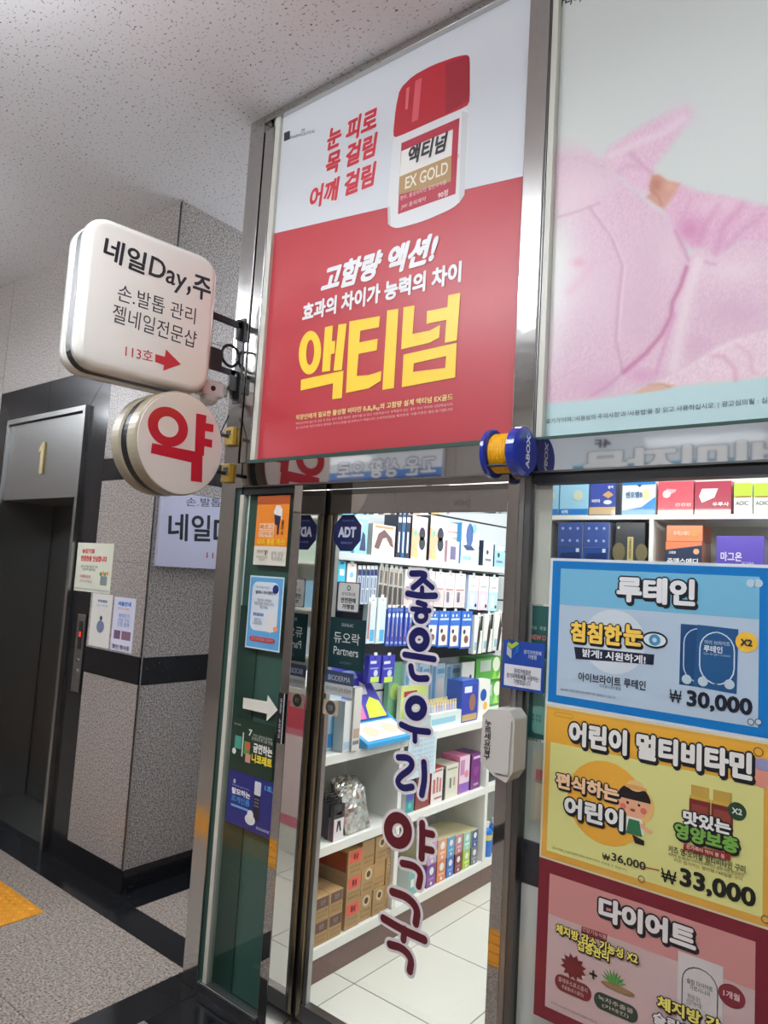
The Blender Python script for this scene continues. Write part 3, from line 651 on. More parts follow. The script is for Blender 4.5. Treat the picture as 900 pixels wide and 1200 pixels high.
    me = bpy.data.meshes.new('printed_photograph'); me.from_pydata((W - ORG[t]).tolist(), [], f)
    ca = me.color_attributes.new('tint', 'FLOAT_COLOR', 'POINT'); col = col * 0.9 + col.mean(1, keepdims=True) * 0.1 - np.array([2, 0, 4]); c01 = np.clip(col, 0, 255) / 255; L = np.where(c01 < .04045, c01 / 12.92, ((c01 + .055) / 1.055) ** 2.4)
    ca.data.foreach_set('color', np.hstack([L, np.ones((len(L), 1))]).ravel()); me.materials.append(MAT[R_])
    o = bpy.data.objects.new('printed_photograph', me); COL.objects.link(o); o.parent = t; ORG[o] = ORG[t]
paint_poster()
a = Acc(); GP = PY(0.0236)
T(a, GP, "은 '의료기기'이며, '사용상의 주의사항'과 '사용법'을 잘 읽고 사용하십시오. | 광고심의필 : 심의번호", 626, 498, 925, 464, 7.5, (60, 72, 90), 0.0, 1)
T(a, GP, '나나나', 652, 4, 684, -6, 14, (40, 38, 44), 0.02, 1)
mk('lettering', a, R_, t)
# ================================================================ price posters (inside face of the window, seen through glass)
PB = PY(-0.001)
PXL, PXR = -0.936, -0.345
BK = (22, 26, 34)
def outl(acc, pl, s, c, col, wt=0.05, ow=0.06, lay=4, sh=True, **k):
    T(acc, pl, s, *c, col, wt, lay, outline=(BK, ow), shadow=(BK, ow) if sh else None, snap=False, **k)
BP = PY(-0.0035)
t = ad('blue lutein price poster, topmost of the three on the window', 'poster', 1.366, 1.789, PXL, PXR, (222, 232, 238), PB, 0.002, 'printed_gloss')
a = Acc(); e_ = 0.008
a.flat(BP, [(PXL + e_, 1.366 + e_), (PXR - e_, 1.366 + e_), (PXR - e_, 1.789 - e_), (PXL + e_, 1.789 - e_)], (0, 120, 196), 1)
ib = 0.034
a.flat(BP, [(PXL + ib, 1.366 + 0.03), (PXR - ib, 1.366 + 0.03), (PXR - ib, 1.789 - 0.03), (PXL + ib, 1.789 - 0.03)], (186, 206, 224), 2)
zz = BP.st(760, 716)[1]; a.flat(BP, [(PXL + ib, zz), (PXR - ib, zz), (PXR - ib, 1.759), (PXL + ib, 1.759)], (120, 190, 222), 3)
outl(a, BP, '루테인', (723, 689, 815, 696, 31), (240, 242, 244), lay=5)
c = BP.st(719, 752); a.flat(BP, circ(c, 0.088), (212, 224, 232), 3)
a.flat(BP, q(BP, (673, 758), (767, 767), (766, 779), (675, 772)), (24, 34, 60), 4)
outl(a, BP, '침침한', (669, 741, 729, 743.5, 24), (250, 208, 90), lay=5); outl(a, BP, '눈', (731, 744, 754, 745, 25), (250, 208, 90), lay=5)
T(a, BP, '밝게! 시원하게!', 683, 765.5, 757, 772.5, 10, (236, 240, 244), 0.03, 5, snap=False)
c = BP.st(767.5, 750); a.flat(BP, circ(c, 0.034, 0.022), BK, 5); a.flat(BP, circ(c, 0.029, 0.017), (220, 232, 238), 6); a.flat(BP, circ(c, 0.015), (70, 150, 190), 7); a.flat(BP, circ(c, 0.006), (200, 224, 236), 8)
T(a, BP, '아이브라이트 루테인', 678, 793, 757, 803, 11, (34, 40, 56), 0.02, 4)
T(a, BP, '마리골드꽃추출물', 703, 804, 728, 807, 4, (60, 66, 80), 0.0, 4)
a.flat(BP, q(BP, (798, 731), (836, 734), (833, 807), (796, 802)), (24, 74, 124), 3); a.flat(BP, q(BP, (817.5, 732), (865.5, 737.5), (863.5, 813.5), (813, 804)), (30, 88, 140), 4)
def ringp(pl, c0, c1, z0, z1, r, th, col, lay): ringflat(a, pl, rrect(c0, c1, z0, z1, r), rrect(c0 + th, c1 - th, z0 + th, z1 - th, r - th), col, lay)
A_, B_ = BP.st(819, 800), BP.st(862, 742); ringp(BP, A_[0], B_[0], A_[1], B_[1], 0.045, 0.003, (220, 234, 242), 6)
A_ = BP.st(800, 798); ringp(BP, A_[0], A_[0] + 0.09, A_[1], B_[1] + 0.005, 0.04, 0.003, (180, 204, 222), 3.5)
T(a, BP, '아이 브라이트', 826, 752, 856, 755, 5, (220, 232, 240), 0.0, 6); T(a, BP, '루테인', 825, 759.5, 847, 762, 8, (230, 238, 244), 0.03, 6); T(a, BP, 'Eye Bright Lutein', 825, 766, 856, 769, 3.5, (170, 200, 220), 0.0, 6)
for (uu, vv) in ((824, 798.5), (855, 802), (805, 796)): a.flat(BP, circ(BP.st(uu, vv), 0.012), (196, 214, 224), 7)
c = BP.st(875, 752.5); a.flat(BP, circ(c, 0.025), (246, 196, 66), 5); T(a, BP, 'X2', 868, 752, 882, 754, 8, (30, 34, 44), 0.04, 7)
T(a, BP, '₩', 785, 815, 799, 817, 15, (36, 42, 56), 0.0, 5); T(a, BP, '30,000', 805, 819.5, 882, 829.5, 22, (22, 30, 48), 0.04, 5)
T(a, BP, '일시적인 수급사정에 따라 판매가격이 변동될 수 있습니다', 657, 809, 722, 816, 3, (80, 90, 110), 0, 4)
for uu in (880, 889): a.flat(BP, circ(BP.st(uu, 846), 0.0075), (200, 214, 226), 4); ringflat(a, BP, circ(BP.st(uu, 846), 0.008), circ(BP.st(uu, 846), 0.006), (60, 70, 90), 5)
for uu in (880, 889): a.flat(BP, circ(BP.st(uu, 683.5), 0.010), (190, 216, 230), 5)
mk('printed_artwork', a, 'printed_gloss', t)
# yellow
t = ad("yellow children's multivitamin price poster below the blue lutein one", 'poster', 0.938, 1.3655, PXL, PXR, (222, 214, 180), PB, 0.002, 'printed_gloss')
a = Acc()
a.flat(BP, [(PXL + 0.006, 0.944), (PXR - 0.006, 0.944), (PXR - 0.006, 1.36), (PXL + 0.006, 1.36)], (226, 170, 70), 1)
a.flat(BP, [(PXL + 0.022, 0.962), (PXR - 0.02, 0.962), (PXR - 0.02, 1.262), (PXL + 0.022, 1.262)], (224, 222, 142), 2)
a.flat(BP, [(PXL + 0.012, 1.262), (PXR - 0.012, 1.262), (PXR - 0.012, 1.352), (PXL + 0.012, 1.352)], (236, 176, 60), 2)
ringp(BP, BP.st(650, 835)[0], BP.st(672, 838)[0], BP.st(660, 838)[1] - 0.006, BP.st(660, 838)[1] + 0.006, 0.006, 0.001, (150, 110, 50), 3)
outl(a, BP, '어린이 멀티비타민', (667, 859, 882, 898, 31), (240, 238, 232), 0.055, 0.07, lay=5)
c = BP.st(710, 941); a.flat(BP, circ(c, 0.110), (240, 178, 64), 3)
outl(a, BP, '편식하는', (652, 913, 726, 931, 19), (250, 208, 166), 0.05, 0.07, lay=8); outl(a, BP, '어린이', (662, 943, 731, 962, 25), (240, 240, 236), 0.05, 0.07, lay=8)
c = BP.st(743, 941)
a.flat(BP, circ((c[0] + 0.002, c[1] - 0.002), 0.052, 0.050), (238, 196, 120), 4); a.flat(BP, circ(c, 0.042, 0.038), (240, 178, 140), 5)
a.flat(BP, [(c[0] + 0.044 * math.cos(i * math.pi / 12), c[1] + 0.008 + 0.04 * math.sin(i * math.pi / 12)) for i in range(13)], (34, 28, 30), 6)
a.flat(BP, circ((c[0] + 0.004, c[1] + 0.045), 0.022, 0.014), (240, 200, 140), 7); a.flat(BP, circ((c[0] + 0.004, c[1] + 0.041), 0.030, 0.006), (226, 170, 100), 7.5)
for sx in (-0.016, 0.014): a.flat(BP, circ((c[0] + sx, c[1] - 0.002), 0.0035), (30, 24, 24), 7)
for sx in (-0.028, 0.026): a.flat(BP, circ((c[0] + sx, c[1] - 0.014), 0.008), (230, 120, 100), 7)
a.flat(BP, circ((c[0] - 0.002, c[1] - 0.018), 0.007, 0.0035), (170, 60, 50), 7)
a.flat(BP, [(c[0] - 0.022, c[1] - 0.036), (c[0] + 0.022, c[1] - 0.036), (c[0] + 0.030, c[1] - 0.075), (c[0] - 0.020, c[1] - 0.075)], (238, 232, 222), 5.5)
a.flat(BP, [(c[0] - 0.012, c[1] - 0.042), (c[0] + 0.016, c[1] - 0.042), (c[0] + 0.024, c[1] - 0.080), (c[0] - 0.018, c[1] - 0.080)], (50, 120, 80), 6)
a.flat(BP, [(c[0] + 0.018, c[1] - 0.045), (c[0] + 0.050, c[1] - 0.060), (c[0] + 0.046, c[1] - 0.068), (c[0] + 0.020, c[1] - 0.058)], (240, 178, 140), 6)
a.flat(BP, [(c[0] - 0.002, c[1] - 0.08), (c[0] + 0.03, c[1] - 0.088), (c[0] + 0.03, c[1] - 0.1), (c[0] + 0.006, c[1] - 0.1)], (34, 28, 30), 6)
for dx in (0, 0.052):
    A_ = BP.st(808, 935); a.flat(BP, [(A_[0] + dx, A_[1] - 0.075), (A_[0] + dx + 0.05, A_[1] - 0.075), (A_[0] + dx + 0.05, A_[1]), (A_[0] + dx, A_[1])], (120, 46, 42), 4)
    a.flat(BP, [(A_[0] + dx, A_[1]), (A_[0] + dx + 0.05, A_[1]), (A_[0] + dx + 0.05, A_[1] + 0.008), (A_[0] + dx, A_[1] + 0.008)], (206, 170, 70), 4)
    a.flat(BP, [(A_[0] + dx + 0.004, A_[1] + 0.008), (A_[0] + dx + 0.046, A_[1] + 0.008), (A_[0] + dx + 0.046, A_[1] + 0.034), (A_[0] + dx + 0.004, A_[1] + 0.034)], (196, 160, 74), 4)
    a.flat(BP, [(A_[0] + dx + 0.006, A_[1] - 0.04), (A_[0] + dx + 0.044, A_[1] - 0.04), (A_[0] + dx + 0.044, A_[1] - 0.012), (A_[0] + dx + 0.006, A_[1] - 0.012)], (150, 70, 60), 4.5)
outl(a, BP, '맛있는', (801, 958, 857, 969, 17), (240, 240, 236), 0.05, 0.09, lay=8); outl(a, BP, '영양보충', (791, 974, 866, 989, 19), (120, 176, 74), 0.05, 0.09, lay=8)
a.flat(BP, q(BP, (802, 988), (857, 1000), (856, 1008), (801, 995)), (150, 40, 44), 11); T(a, BP, '온가족이 먹어 볼 통', 805, 992.5, 850, 1002, 5, (236, 206, 190), 0.02, 12, snap=False)
T(a, BP, '키즈 앰-오이칼 멀티비타민 구미', 784, 995, 874, 1017, 8.5, (40, 40, 36), 0.02, 11, snap=False)
T(a, BP, '비타민 B1,B2,B6,나이아신,비타민D 셀렌 아연 판토텐산', 784, 1002, 872, 1024, 4.5, (86, 84, 60), 0.0, 4, snap=False)
T(a, BP, '키즈 씹어먹는 젤리형 / 60일분 구미', 790, 1008, 870, 1029, 4.5, (130, 60, 40), 0.0, 4, snap=False)
T(a, BP, '₩', 706, 1003, 715, 1005, 8, (50, 52, 44), 0, 5); T(a, BP, '36,000', 717, 1005, 757, 1015, 11, (44, 46, 40), 0.02, 5, snap=False)
a.flat(BP, q(BP, (750, 1014), (773, 1019), (773, 1020.3), (750, 1015.3)), (190, 80, 50), 6)
T(a, BP, '₩', 775, 1025, 793, 1029, 16, (30, 32, 28), 0.0, 5, snap=False); T(a, BP, '33,000', 797, 1030, 886, 1052, 25, (26, 28, 24), 0.04, 5, snap=False)
c = BP.st(864, 950.5); a.flat(BP, circ(c, 0.021), (40, 70, 50), 5); T(a, BP, 'X2', 858, 949, 870, 952, 7, (226, 232, 220), 0.03, 6)
c = BP.st(894, 906); a.flat(BP, circ(c, 0.03, 0.035), (226, 150, 130), 3); a.flat(BP, circ((c[0], c[1] + 0.02), 0.025, 0.014), (150, 150, 190), 4)
c = BP.st(889, 881); ringflat(a, BP, circ(c, 0.011), circ(c, 0.009), (120, 90, 50), 4)
for uu, vv in ((752, 1030), (897, 1077)): ringflat(a, BP, circ(BP.st(uu, vv), 0.009), circ(BP.st(uu, vv), 0.007), (80, 80, 80), 6)
T(a, BP, '일시적인 수급사정에 따라 판매가격이 변동될 수 있습니다', 648, 996, 735, 1016, 2.6, (120, 120, 80), 0, 4, snap=False)
mk('printed_artwork', a, 'printed_gloss', t)
# red
t = ad('dark red diet price poster, lowest of the three on the window', 'poster', 0.515, 0.9375, PXL, PXR, (122, 30, 46), PB, 0.002, 'printed_gloss')
a = Acc()
a.flat(BP, [(PXL + 0.034, 0.550), (PXR - 0.034, 0.550), (PXR - 0.034, 0.903), (PXL + 0.034, 0.903)], (206, 178, 176), 1)
a.flat(BP, [(PXL + 0.034, 0.795), (PXR - 0.034, 0.795), (PXR - 0.034, 0.903), (PXL + 0.034, 0.903)], (206, 142, 138), 2)
outl(a, BP, '다이어트', (702, 1063, 816, 1102, 29), (236, 228, 226), 0.055, 0.07, lay=5)
T(a, BP, '건강기능식품', 683, 1088, 711, 1098, 5, (236, 200, 190), 0, 6, snap=False); a.flat(BP, q(BP, (682, 1085), (712, 1095), (711, 1104), (681, 1094)), (126, 40, 50), 4)
outl(a, BP, '체지방 감소 기능성 X2', (652, 1088, 748, 1122, 12), (240, 226, 110), 0.04, 0.08, lay=9); outl(a, BP, '집중관리', (677, 1107, 714, 1120, 12), (240, 226, 110), 0.04, 0.08, lay=9)
c = BP.st(672, 1133); a.flat(BP, [(c[0] + (0.038 if i % 2 else 0.026) * math.cos(i * math.pi / 12), c[1] + (0.034 if i % 2 else 0.024) * math.sin(i * math.pi / 12)) for i in range(24)], (112, 34, 44), 4)
c = BP.st(695.5, 1142)
for (hx, hz) in ((0.011, 0.0028), (0.0028, 0.011)): a.flat(BP, [(c[0] - hx, c[1] - hz), (c[0] + hx, c[1] - hz), (c[0] + hx, c[1] + hz), (c[0] - hx, c[1] + hz)], (50, 60, 50), 4)
c = BP.st(719, 1153)
for k in range(9):
    an = math.pi * (0.12 + 0.76 * k / 8); L_ = 0.038; d = np.array([math.cos(an), math.sin(an)]); n_ = np.array([-d[1], d[0]]) * 0.006
    a.flat(BP, [tuple(np.array(c) - n_), tuple(np.array(c) + n_), tuple(np.array(c) + d * L_)], (76, 140, 70) if k % 2 else (96, 160, 84), 4 + 0.1 * k)
a.flat(BP, circ((c[0] + 0.012, c[1] - 0.006), 0.045, 0.008), (150, 120, 84), 6)
for (uu, vv, wd, cl, s1, s2) in ((671.5, 1157, 0.052, (124, 40, 52), '콜레우스포스콜리', '추출물(포스콜린)'), (721.5, 1180, 0.058, (34, 66, 54), '녹차추출물', '(카테킨)')):
    c = BP.st(uu, vv); a.flat(BP, rrect(c[0] - wd, c[0] + wd, c[1] - 0.021, c[1] + 0.021, 0.02), cl, 4)
    place_text(a, BP, s1, c[0] - wd * .8, c[0] + wd * .8, c[1] + 0.002, c[1] + 0.014, (224, 206, 204), 0, 6); place_text(a, BP, s2, c[0] - wd * .6, c[0] + wd * .6, c[1] - 0.014, c[1] - 0.003, (224, 206, 204), 0, 6)
c = BP.st(820, 1166); a.flat(BP, [(c[0] - 0.052, c[1] - 0.08), (c[0] + 0.052, c[1] - 0.08), (c[0] + 0.052, c[1] + 0.085), (c[0] - 0.052, c[1] + 0.085)], (214, 206, 204), 3)
ringp(BP, c[0] - 0.042, c[0] + 0.042, c[1] - 0.078, c[1] + 0.062, 0.04, 0.0025, (70, 84, 84), 4)
place_text(a, BP, '슬림 다이어트\n가르시니아', c[0] - 0.03, c[0] + 0.03, c[1] + 0.005, c[1] + 0.03, (70, 74, 78), 0, 4); place_text(a, BP, '체지방 감소\n건강기능식품', c[0] - 0.03, c[0] + 0.005, c[1] - 0.03, c[1] - 0.005, (110, 114, 118), 0, 4)
c = BP.st(857.5, 1167); a.flat(BP, circ(c, 0.030, 0.026), (132, 44, 56), 4); place_text(a, BP, '1개월', c[0] - 0.018, c[0] + 0.018, c[1] - 0.006, c[1] + 0.01, (230, 200, 200), 0.02, 6)
outl(a, BP, '체지방 감', (771, 1177, 845, 1198, 16), (240, 226, 110), 0.04, 0.08, lay=9); outl(a, BP, '슬림해지는', (766, 1194, 850, 1222, 15), (236, 232, 230), 0.04, 0.08, lay=12)
T(a, BP, '일시적인 수급사정에 따라 판매가격이 변동될 수 있습니다', 646, 1176, 700, 1196, 2.6, (110, 70, 70), 0, 4, snap=False)
mk('printed_artwork', a, 'printed_gloss', t)
# teal sheet with NEW
t = ad('narrow teal notice sheet taped inside the window beside the blue poster', 'notice', 1.255, 1.645, -1.004, -0.915, (30, 96, 92), PY(0.030), 0.002, name='notice_sheet')
NP = PY(0.0275); a = Acc()
a.flat(NP, rrect(-0.99, -0.916, 1.27, 1.49, 0.012), (120, 176, 164), 1); T(a, NP, 'NEW O', 622, 746, 640, 748, 6, (235, 120, 110), 0.03, 2); T(a, NP, '기념 · 특별', 622, 735, 640, 737, 4.5, (190, 214, 208), 0.0, 2)
for i, vv in enumerate((838, 843, 860, 866)): T(a, NP, '가격 안내', 620, vv, 634, vv + 1, 4, (40, 90, 84), 0.02, 2)
mk('printed_artwork', a, 'printed_paper', t)
# plastic brochure sleeve below it
t = mk('brochure_sleeve', Acc().box(-1.004, -0.915, 0.032, 0.036, 0.962, 1.245, (196, 204, 198)).box(-0.985, -0.93, 0.028, 0.032, 1.02, 1.22, (206, 206, 186)), 'printed_gloss', label='clear brochure sleeve with pale leaflets below the teal notice', cat='brochure holder')
mk('leaflet', Acc().box(-0.97, -0.93, 0.024, 0.028, 1.03, 1.13, (222, 214, 190)).box(-0.97, -0.93, 0.0235, 0.024, 1.14, 1.17, (200, 110, 120)), 'printed_paper', t)
mk('cream_side_panel', Acc().box(-1.006, -0.952, 0.024, 0.029, 1.65, 2.01), 'ivory_frame', sf)
# ================================================================ local-currency sign on the post
NP = PY(-0.010); A_, B_ = NP.st(591, 751), NP.st(637.5, 812)
t = ad('small blue and white local currency sign overlapping the door post', 'sign', NP.st(613, 809)[1], NP.st(613, 752)[1], NP.st(589.5, 780)[0], NP.st(638, 780)[0], (28, 70, 160), NP, 0.004, 'printed_gloss', 'member_shop_sign')
a = Acc(); SP = PY(-0.0142); X0, X1 = SP.st(589.5, 780)[0], SP.st(638, 780)[0]; Z0, Z1 = SP.st(613, 809)[1], SP.st(613, 752)[1]; Wd, Hd = X1 - X0, Z1 - Z0
a.flat(SP, [(X0 + Wd * .04, Z0 + Hd * .05), (X1 - Wd * .07, Z0 + Hd * .05), (X1 - Wd * .07, Z0 + Hd * .50), (X0 + Wd * .04, Z0 + Hd * .50)], (226, 228, 232), 1)
def P2(x, z): return (X0 + Wd * x, Z0 + Hd * z)
a.flat(SP, [P2(.08, .88), P2(.2, .80), P2(.2, .62), P2(.08, .70)], (190, 196, 200), 1); a.flat(SP, [P2(.08, .9), P2(.2, .82), P2(.38, .95), P2(.3, .99), P2(.2, .92), P2(.12, .97)], (170, 196, 50), 2); a.flat(SP, [P2(.22, .66), P2(.38, .78), P2(.38, .93), P2(.3, .87), P2(.3, .78), P2(.2, .62)], (20, 110, 190), 3)
place_text(a, SP, '경기지역화폐\n가맹점', X0 + Wd * .5, X1 - Wd * .08, Z0 + Hd * .66, Z0 + Hd * .84, (210, 222, 240), 0.01); place_text(a, SP, '우리가맹점은\n경기지역화폐를 사용하는\n가맹점입니다', X0 + Wd * .1, X1 - Wd * .12, Z0 + Hd * .1, Z0 + Hd * .43, (50, 60, 90), 0.01)
mk('printed_artwork', a, 'printed_gloss', t)
# ================================================================ notices on the green side pane
GPn = PY(0.0118)
def notice(name, label, quad, color, th=0.0008, pl=GPn, mat='printed_gloss', cat='notice'):
    p = [pl.st(*x) for x in quad]; X0 = (p[0][0] + p[3][0]) / 2; X1 = (p[1][0] + p[2][0]) / 2; Z1 = (p[0][1] + p[1][1]) / 2; Z0 = (p[2][1] + p[3][1]) / 2
    t = mk(name, Acc().pbox(pl, X0, X1, Z0, Z1, 0, th, color), mat, label=label, cat=cat)
    P = Plane(pl.w((0, 0), th), pl.U, pl.N)
    return t, P, (lambda x, z: (X0 + (X1 - X0) * x, Z0 + (Z1 - Z0) * z)), Acc()
def R(a, P, f, x0, x1, z0, z1, c, lay=1): a.flat(P, [f(x0, z0), f(x1, z0), f(x1, z1), f(x0, z1)], c, lay)
def TT(a, P, f, s, x0, x1, z0, z1, c, wt=0.0, lay=3, **k): A, B = f(x0, z0), f(x1, z1); place_text(a, P, s, A[0], B[0], A[1], B[1], c, wt, lay, **k)
t, P, f, a = notice('poster', 'orange health leaflet showing a standing figure, taped to the green side pane', ((303, 580), (341, 582), (334, 664), (296.5, 661)), (238, 140, 40))
R(a, P, f, 0, 1, .875, 1, (176, 86, 40)); R(a, P, f, 0, 1, 0, .27, (222, 220, 204))
a.flat(P, [f(.60, .86), f(.72, .86), f(.80, .80), f(.80, .66), f(.62, .70), f(.53, .76)], (236, 232, 228), 2); a.flat(P, [f(.56, .73), f(.77, .70), f(.74, .58), f(.60, .58)], (40, 44, 80), 3); a.flat(P, [f(.66, .60), f(.74, .60), f(.73, .44), f(.68, .44)], (50, 40, 60), 3)
R(a, P, f, .12, .58, .50, .60, (244, 214, 190), 2); R(a, P, f, .12, .58, .40, .49, (244, 214, 190), 2)
TT(a, P, f, '빠르고', .14, .56, .51, .59, (238, 150, 60), 0.03); TT(a, P, f, '간편하게', .14, .56, .41, .48, (238, 150, 60), 0.03); TT(a, P, f, '다리 통증 개선!', .1, .95, .29, .38, (250, 208, 40), 0.04)
TT(a, P, f, '플\n러\n스', .80, .88, .44, .64, (40, 40, 40), 0.02)
TT(a, P, f, '혈액순환 개선제', .1, .45, .17, .22, (150, 60, 80)); TT(a, P, f, '정맥순환 만성질환\n부종 완화', .1, .45, .06, .13, (120, 110, 110)); TT(a, P, f, '문의 상담\n약국에서', .55, .92, .06, .2, (150, 140, 140)); R(a, P, f, .36, .40, .14, .21, (60, 80, 60), 2)
mk('printed_artwork', a, 'printed_gloss', t)
t, P, f, a = notice('poster', 'light blue information leaflet under the orange one', ((294, 674), (334, 677), (327, 766), (287, 757)), (206, 228, 236))
R(a, P, f, .03, .97, .02, .98, (96, 166, 216)); A, B = f(.1, .25), f(.88, .92); a.flat(P, rrect(A[0], B[0], A[1], B[1], 0.03), (214, 224, 232), 2)
TT(a, P, f, '여성 질건강 유산균', .2, .6, .83, .86, (90, 110, 150)); TT(a, P, f, '엘레나 이너밸런스', .2, .8, .75, .80, (40, 50, 80), 0.02); TT(a, P, f, '국내 최초 식약처에서\n개별인정받은 프로바이오틱스\n확인 하세요', .18, .78, .55, .69, (80, 90, 110))
R(a, P, f, .18, .48, .45, .49, (60, 110, 180), 3); TT(a, P, f, '섭취 대상', .2, .46, .455, .485, (220, 230, 240), lay=4); TT(a, P, f, '질염 관리\n유산균 건강\n여성 건강 관리', .18, .46, .33, .42, (40, 60, 110)); c = f(.78, .83); a.flat(P, circ(c, 0.018), (34, 50, 130), 3)
a.flat(P, [f(.55, .26), f(.72, .24), f(.82, .38), f(.76, .55), f(.60, .50)], (224, 222, 220), 3); c = f(.85, .30); a.flat(P, circ(c, 0.014, 0.010), (226, 150, 100), 4)
A, B = f(.12, .10), f(.86, .17); a.flat(P, rrect(A[0], B[0], A[1], B[1], 0.012), (196, 60, 70), 3); TT(a, P, f, '질건강 관리엔 엘레나 프로바이오', .17, .82, .115, .155, (240, 200, 200), lay=5)
mk('printed_artwork', a, 'printed_gloss', t)
a = Acc(); pts = [GPn.st(*p) for p in ((285.4, 817.5), (313, 822), (314, 814.5), (325.5, 832), (312.5, 845), (313, 836.5), (284.6, 830))]
mk('arrow_sticker', a.prism(GPn, pts, 0, 0.0008, (226, 226, 214)), 'printed_gloss', label='white arrow sticker pointing right to the door', cat='sticker')
t, P, f, a = notice('poster', 'dark green stop-smoking gum poster below the white arrow', ((274, 838.5), (323, 853), (318, 903), (266.5, 913)), (18, 50, 34))
TT(a, P, f, '7', .42, .5, .72, .84, (236, 240, 236), 0.03); TT(a, P, f, '가지 금연성공전략\n금연보조제 2종·맛별', .5, .98, .66, .78, (210, 220, 210)); TT(a, P, f, '금연하는', .55, .99, .44, .62, (236, 238, 232), 0.05); TT(a, P, f, '니코레트', .53, 1, .25, .42, (236, 214, 60), 0.05)
R(a, P, f, .1, .26, .42, .66, (70, 160, 140), 2); R(a, P, f, .28, .31, .3, .75, (210, 214, 206), 3); R(a, P, f, .33, .47, .36, .60, (90, 160, 70), 2); c = f(.42, .52); a.flat(P, circ(c, 0.016), (200, 90, 70), 3); R(a, P, f, .38, .50, .22, .38, (214, 150, 130), 3); c = f(.1, .36); a.flat(P, circ(c, 0.012), (226, 230, 222), 3)
TT(a, P, f, 'Nicorette', .06, .22, .86, .9, (200, 210, 200))
mk('printed_artwork', a, 'printed_gloss', t)
t, P, f, a = notice('poster', 'deep blue hair-loss foam poster with a can, lowest on the green side pane', ((267, 913), (323, 904), (316, 980), (265.4, 965)), (28, 38, 122))
TT(a, P, f, '탈모하는', .1, .52, .56, .68, (236, 238, 244), 0.05); TT(a, P, f, '로게인폼', .1, .52, .42, .54, (70, 150, 220), 0.03); R(a, P, f, .1, .5, .33, .37, (120, 180, 226), 2); TT(a, P, f, '두피에 흡수되는', .1, .5, .71, .74, (190, 200, 230)); TT(a, P, f, '8', .12, .17, .76, .84, (220, 226, 240), .02)
TT(a, P, f, '1초.', .82, 1.0, .82, .92, (90, 180, 240), .03)
A, B = f(.60, .68), f(.74, .93); a.flat(P, rrect(A[0], B[0], A[1], B[1], 0.005), (222, 226, 232), 3); R(a, P, f, .60, .74, .22, .68, (20, 22, 50), 3)
for z in (.62, .56, .5): TT(a, P, f, '로게인', .62, .72, z - .03, z, (190, 196, 214), lay=4)
c = f(.55, .20); a.flat(P, circ(c, 0.03, 0.02), (226, 228, 226), 4); a.flat(P, circ((c[0], c[1] + 0.02), 0.018, 0.016), (234, 236, 234), 4.5); TT(a, P, f, 'ROGAINE', .7, .98, .08, .13, (200, 206, 226), .02)
mk('printed_artwork', a, 'printed_gloss', t)
# vertical touch plate on the post
PPn = PY(0.0); A_, B_ = PPn.st(332, 812), PPn.st(326, 870)
t = mk('vertical_name_plate', Acc().pbox(PPn, PPn.st(326, 842)[0], PPn.st(334, 842)[0], B_[1], A_[1], 0.0, 0.006, (20, 20, 24)), 'printed_gloss', label='slim black vertical plate beside the white arrow sticker', cat='sign')
a = Acc(); cx = (PPn.st(326, 842)[0] + PPn.st(334, 842)[0]) / 2; P = PY(-0.0065)
place_text(a, P, '자\n동\n문\n\n누\n르\n세\n요', cx - 0.007, cx + 0.005, B_[1] + 0.02, A_[1] - 0.02, (220, 222, 226), 0.0, 1); a.flat(P, [(cx + 0.012, B_[1]), (cx + 0.016, B_[1]), (cx + 0.016, A_[1]), (cx + 0.012, A_[1])], (220, 222, 224), 1)
mk('lettering', a, 'printed_gloss', t)
# ================================================================ stickers on the door glass
DG = PY(DOOR_Y - 0.0022)
c = DG.st(407, 624.5); rr = 0.078
P = Plane(DG.w((0, 0), 0.0006), DG.U, DG.N)
oc = [(c[0] + rr * math.cos(math.pi / 8 + i * math.pi / 4), c[1] + rr * math.sin(math.pi / 8 + i * math.pi / 4)) for i in range(8)]
t = mk('security_sticker', Acc().prism(DG, oc, 0, 0.0006, (26, 32, 84)), 'printed_gloss', label='dark blue octagonal security sticker at the top of the door glass', cat='sticker')
a = Acc(); place_text(a, P, 'ADT', c[0] - .047, c[0] + .047, c[1] - .018, c[1] + .024, (206, 212, 226), .05, 1); place_text(a, P, '출동경비 CCTV', c[0] - .03, c[0] + .03, c[1] - .044, c[1] - .035, (150, 170, 220), 0, 1); place_text(a, P, '무인경비시스템', c[0] - .03, c[0] + .03, c[1] + .045, c[1] + .053, (120, 140, 200), 0, 1)
mk('lettering', a, 'printed_gloss', t)
t, P, f, a = notice('notice_sheet', 'pale framed member-shop notice on the door glass under the octagonal sticker', ((397, 681.5), (423, 683), (420.5, 718.5), (394, 716)), (70, 84, 120), pl=DG)
A, B = f(.04, .03), f(.96, .97); a.flat(P, rrect(A[0], B[0], A[1], B[1], 0.008), (218, 220, 214), 1); c = f(.5, .8); ringflat(a, P, circ(c, 0.010), circ(c, 0.006), (60, 100, 110), 2)
TT(a, P, f, '경기도특사경', .2, .8, .54, .66, (60, 70, 110), 0); TT(a, P, f, '안전판매', .18, .84, .30, .48, (40, 46, 70), .03); TT(a, P, f, '가맹점', .25, .78, .1, .26, (40, 46, 60), .03); mk('printed_artwork', a, 'printed_gloss', t)
t, P, f, a = notice('partner_sign', 'dark teal partner pharmacy sign on the door glass, larger than its neighbours', ((388, 723), (429, 727), (426.5, 788), (384, 781.5)), (12, 52, 58), pl=DG)
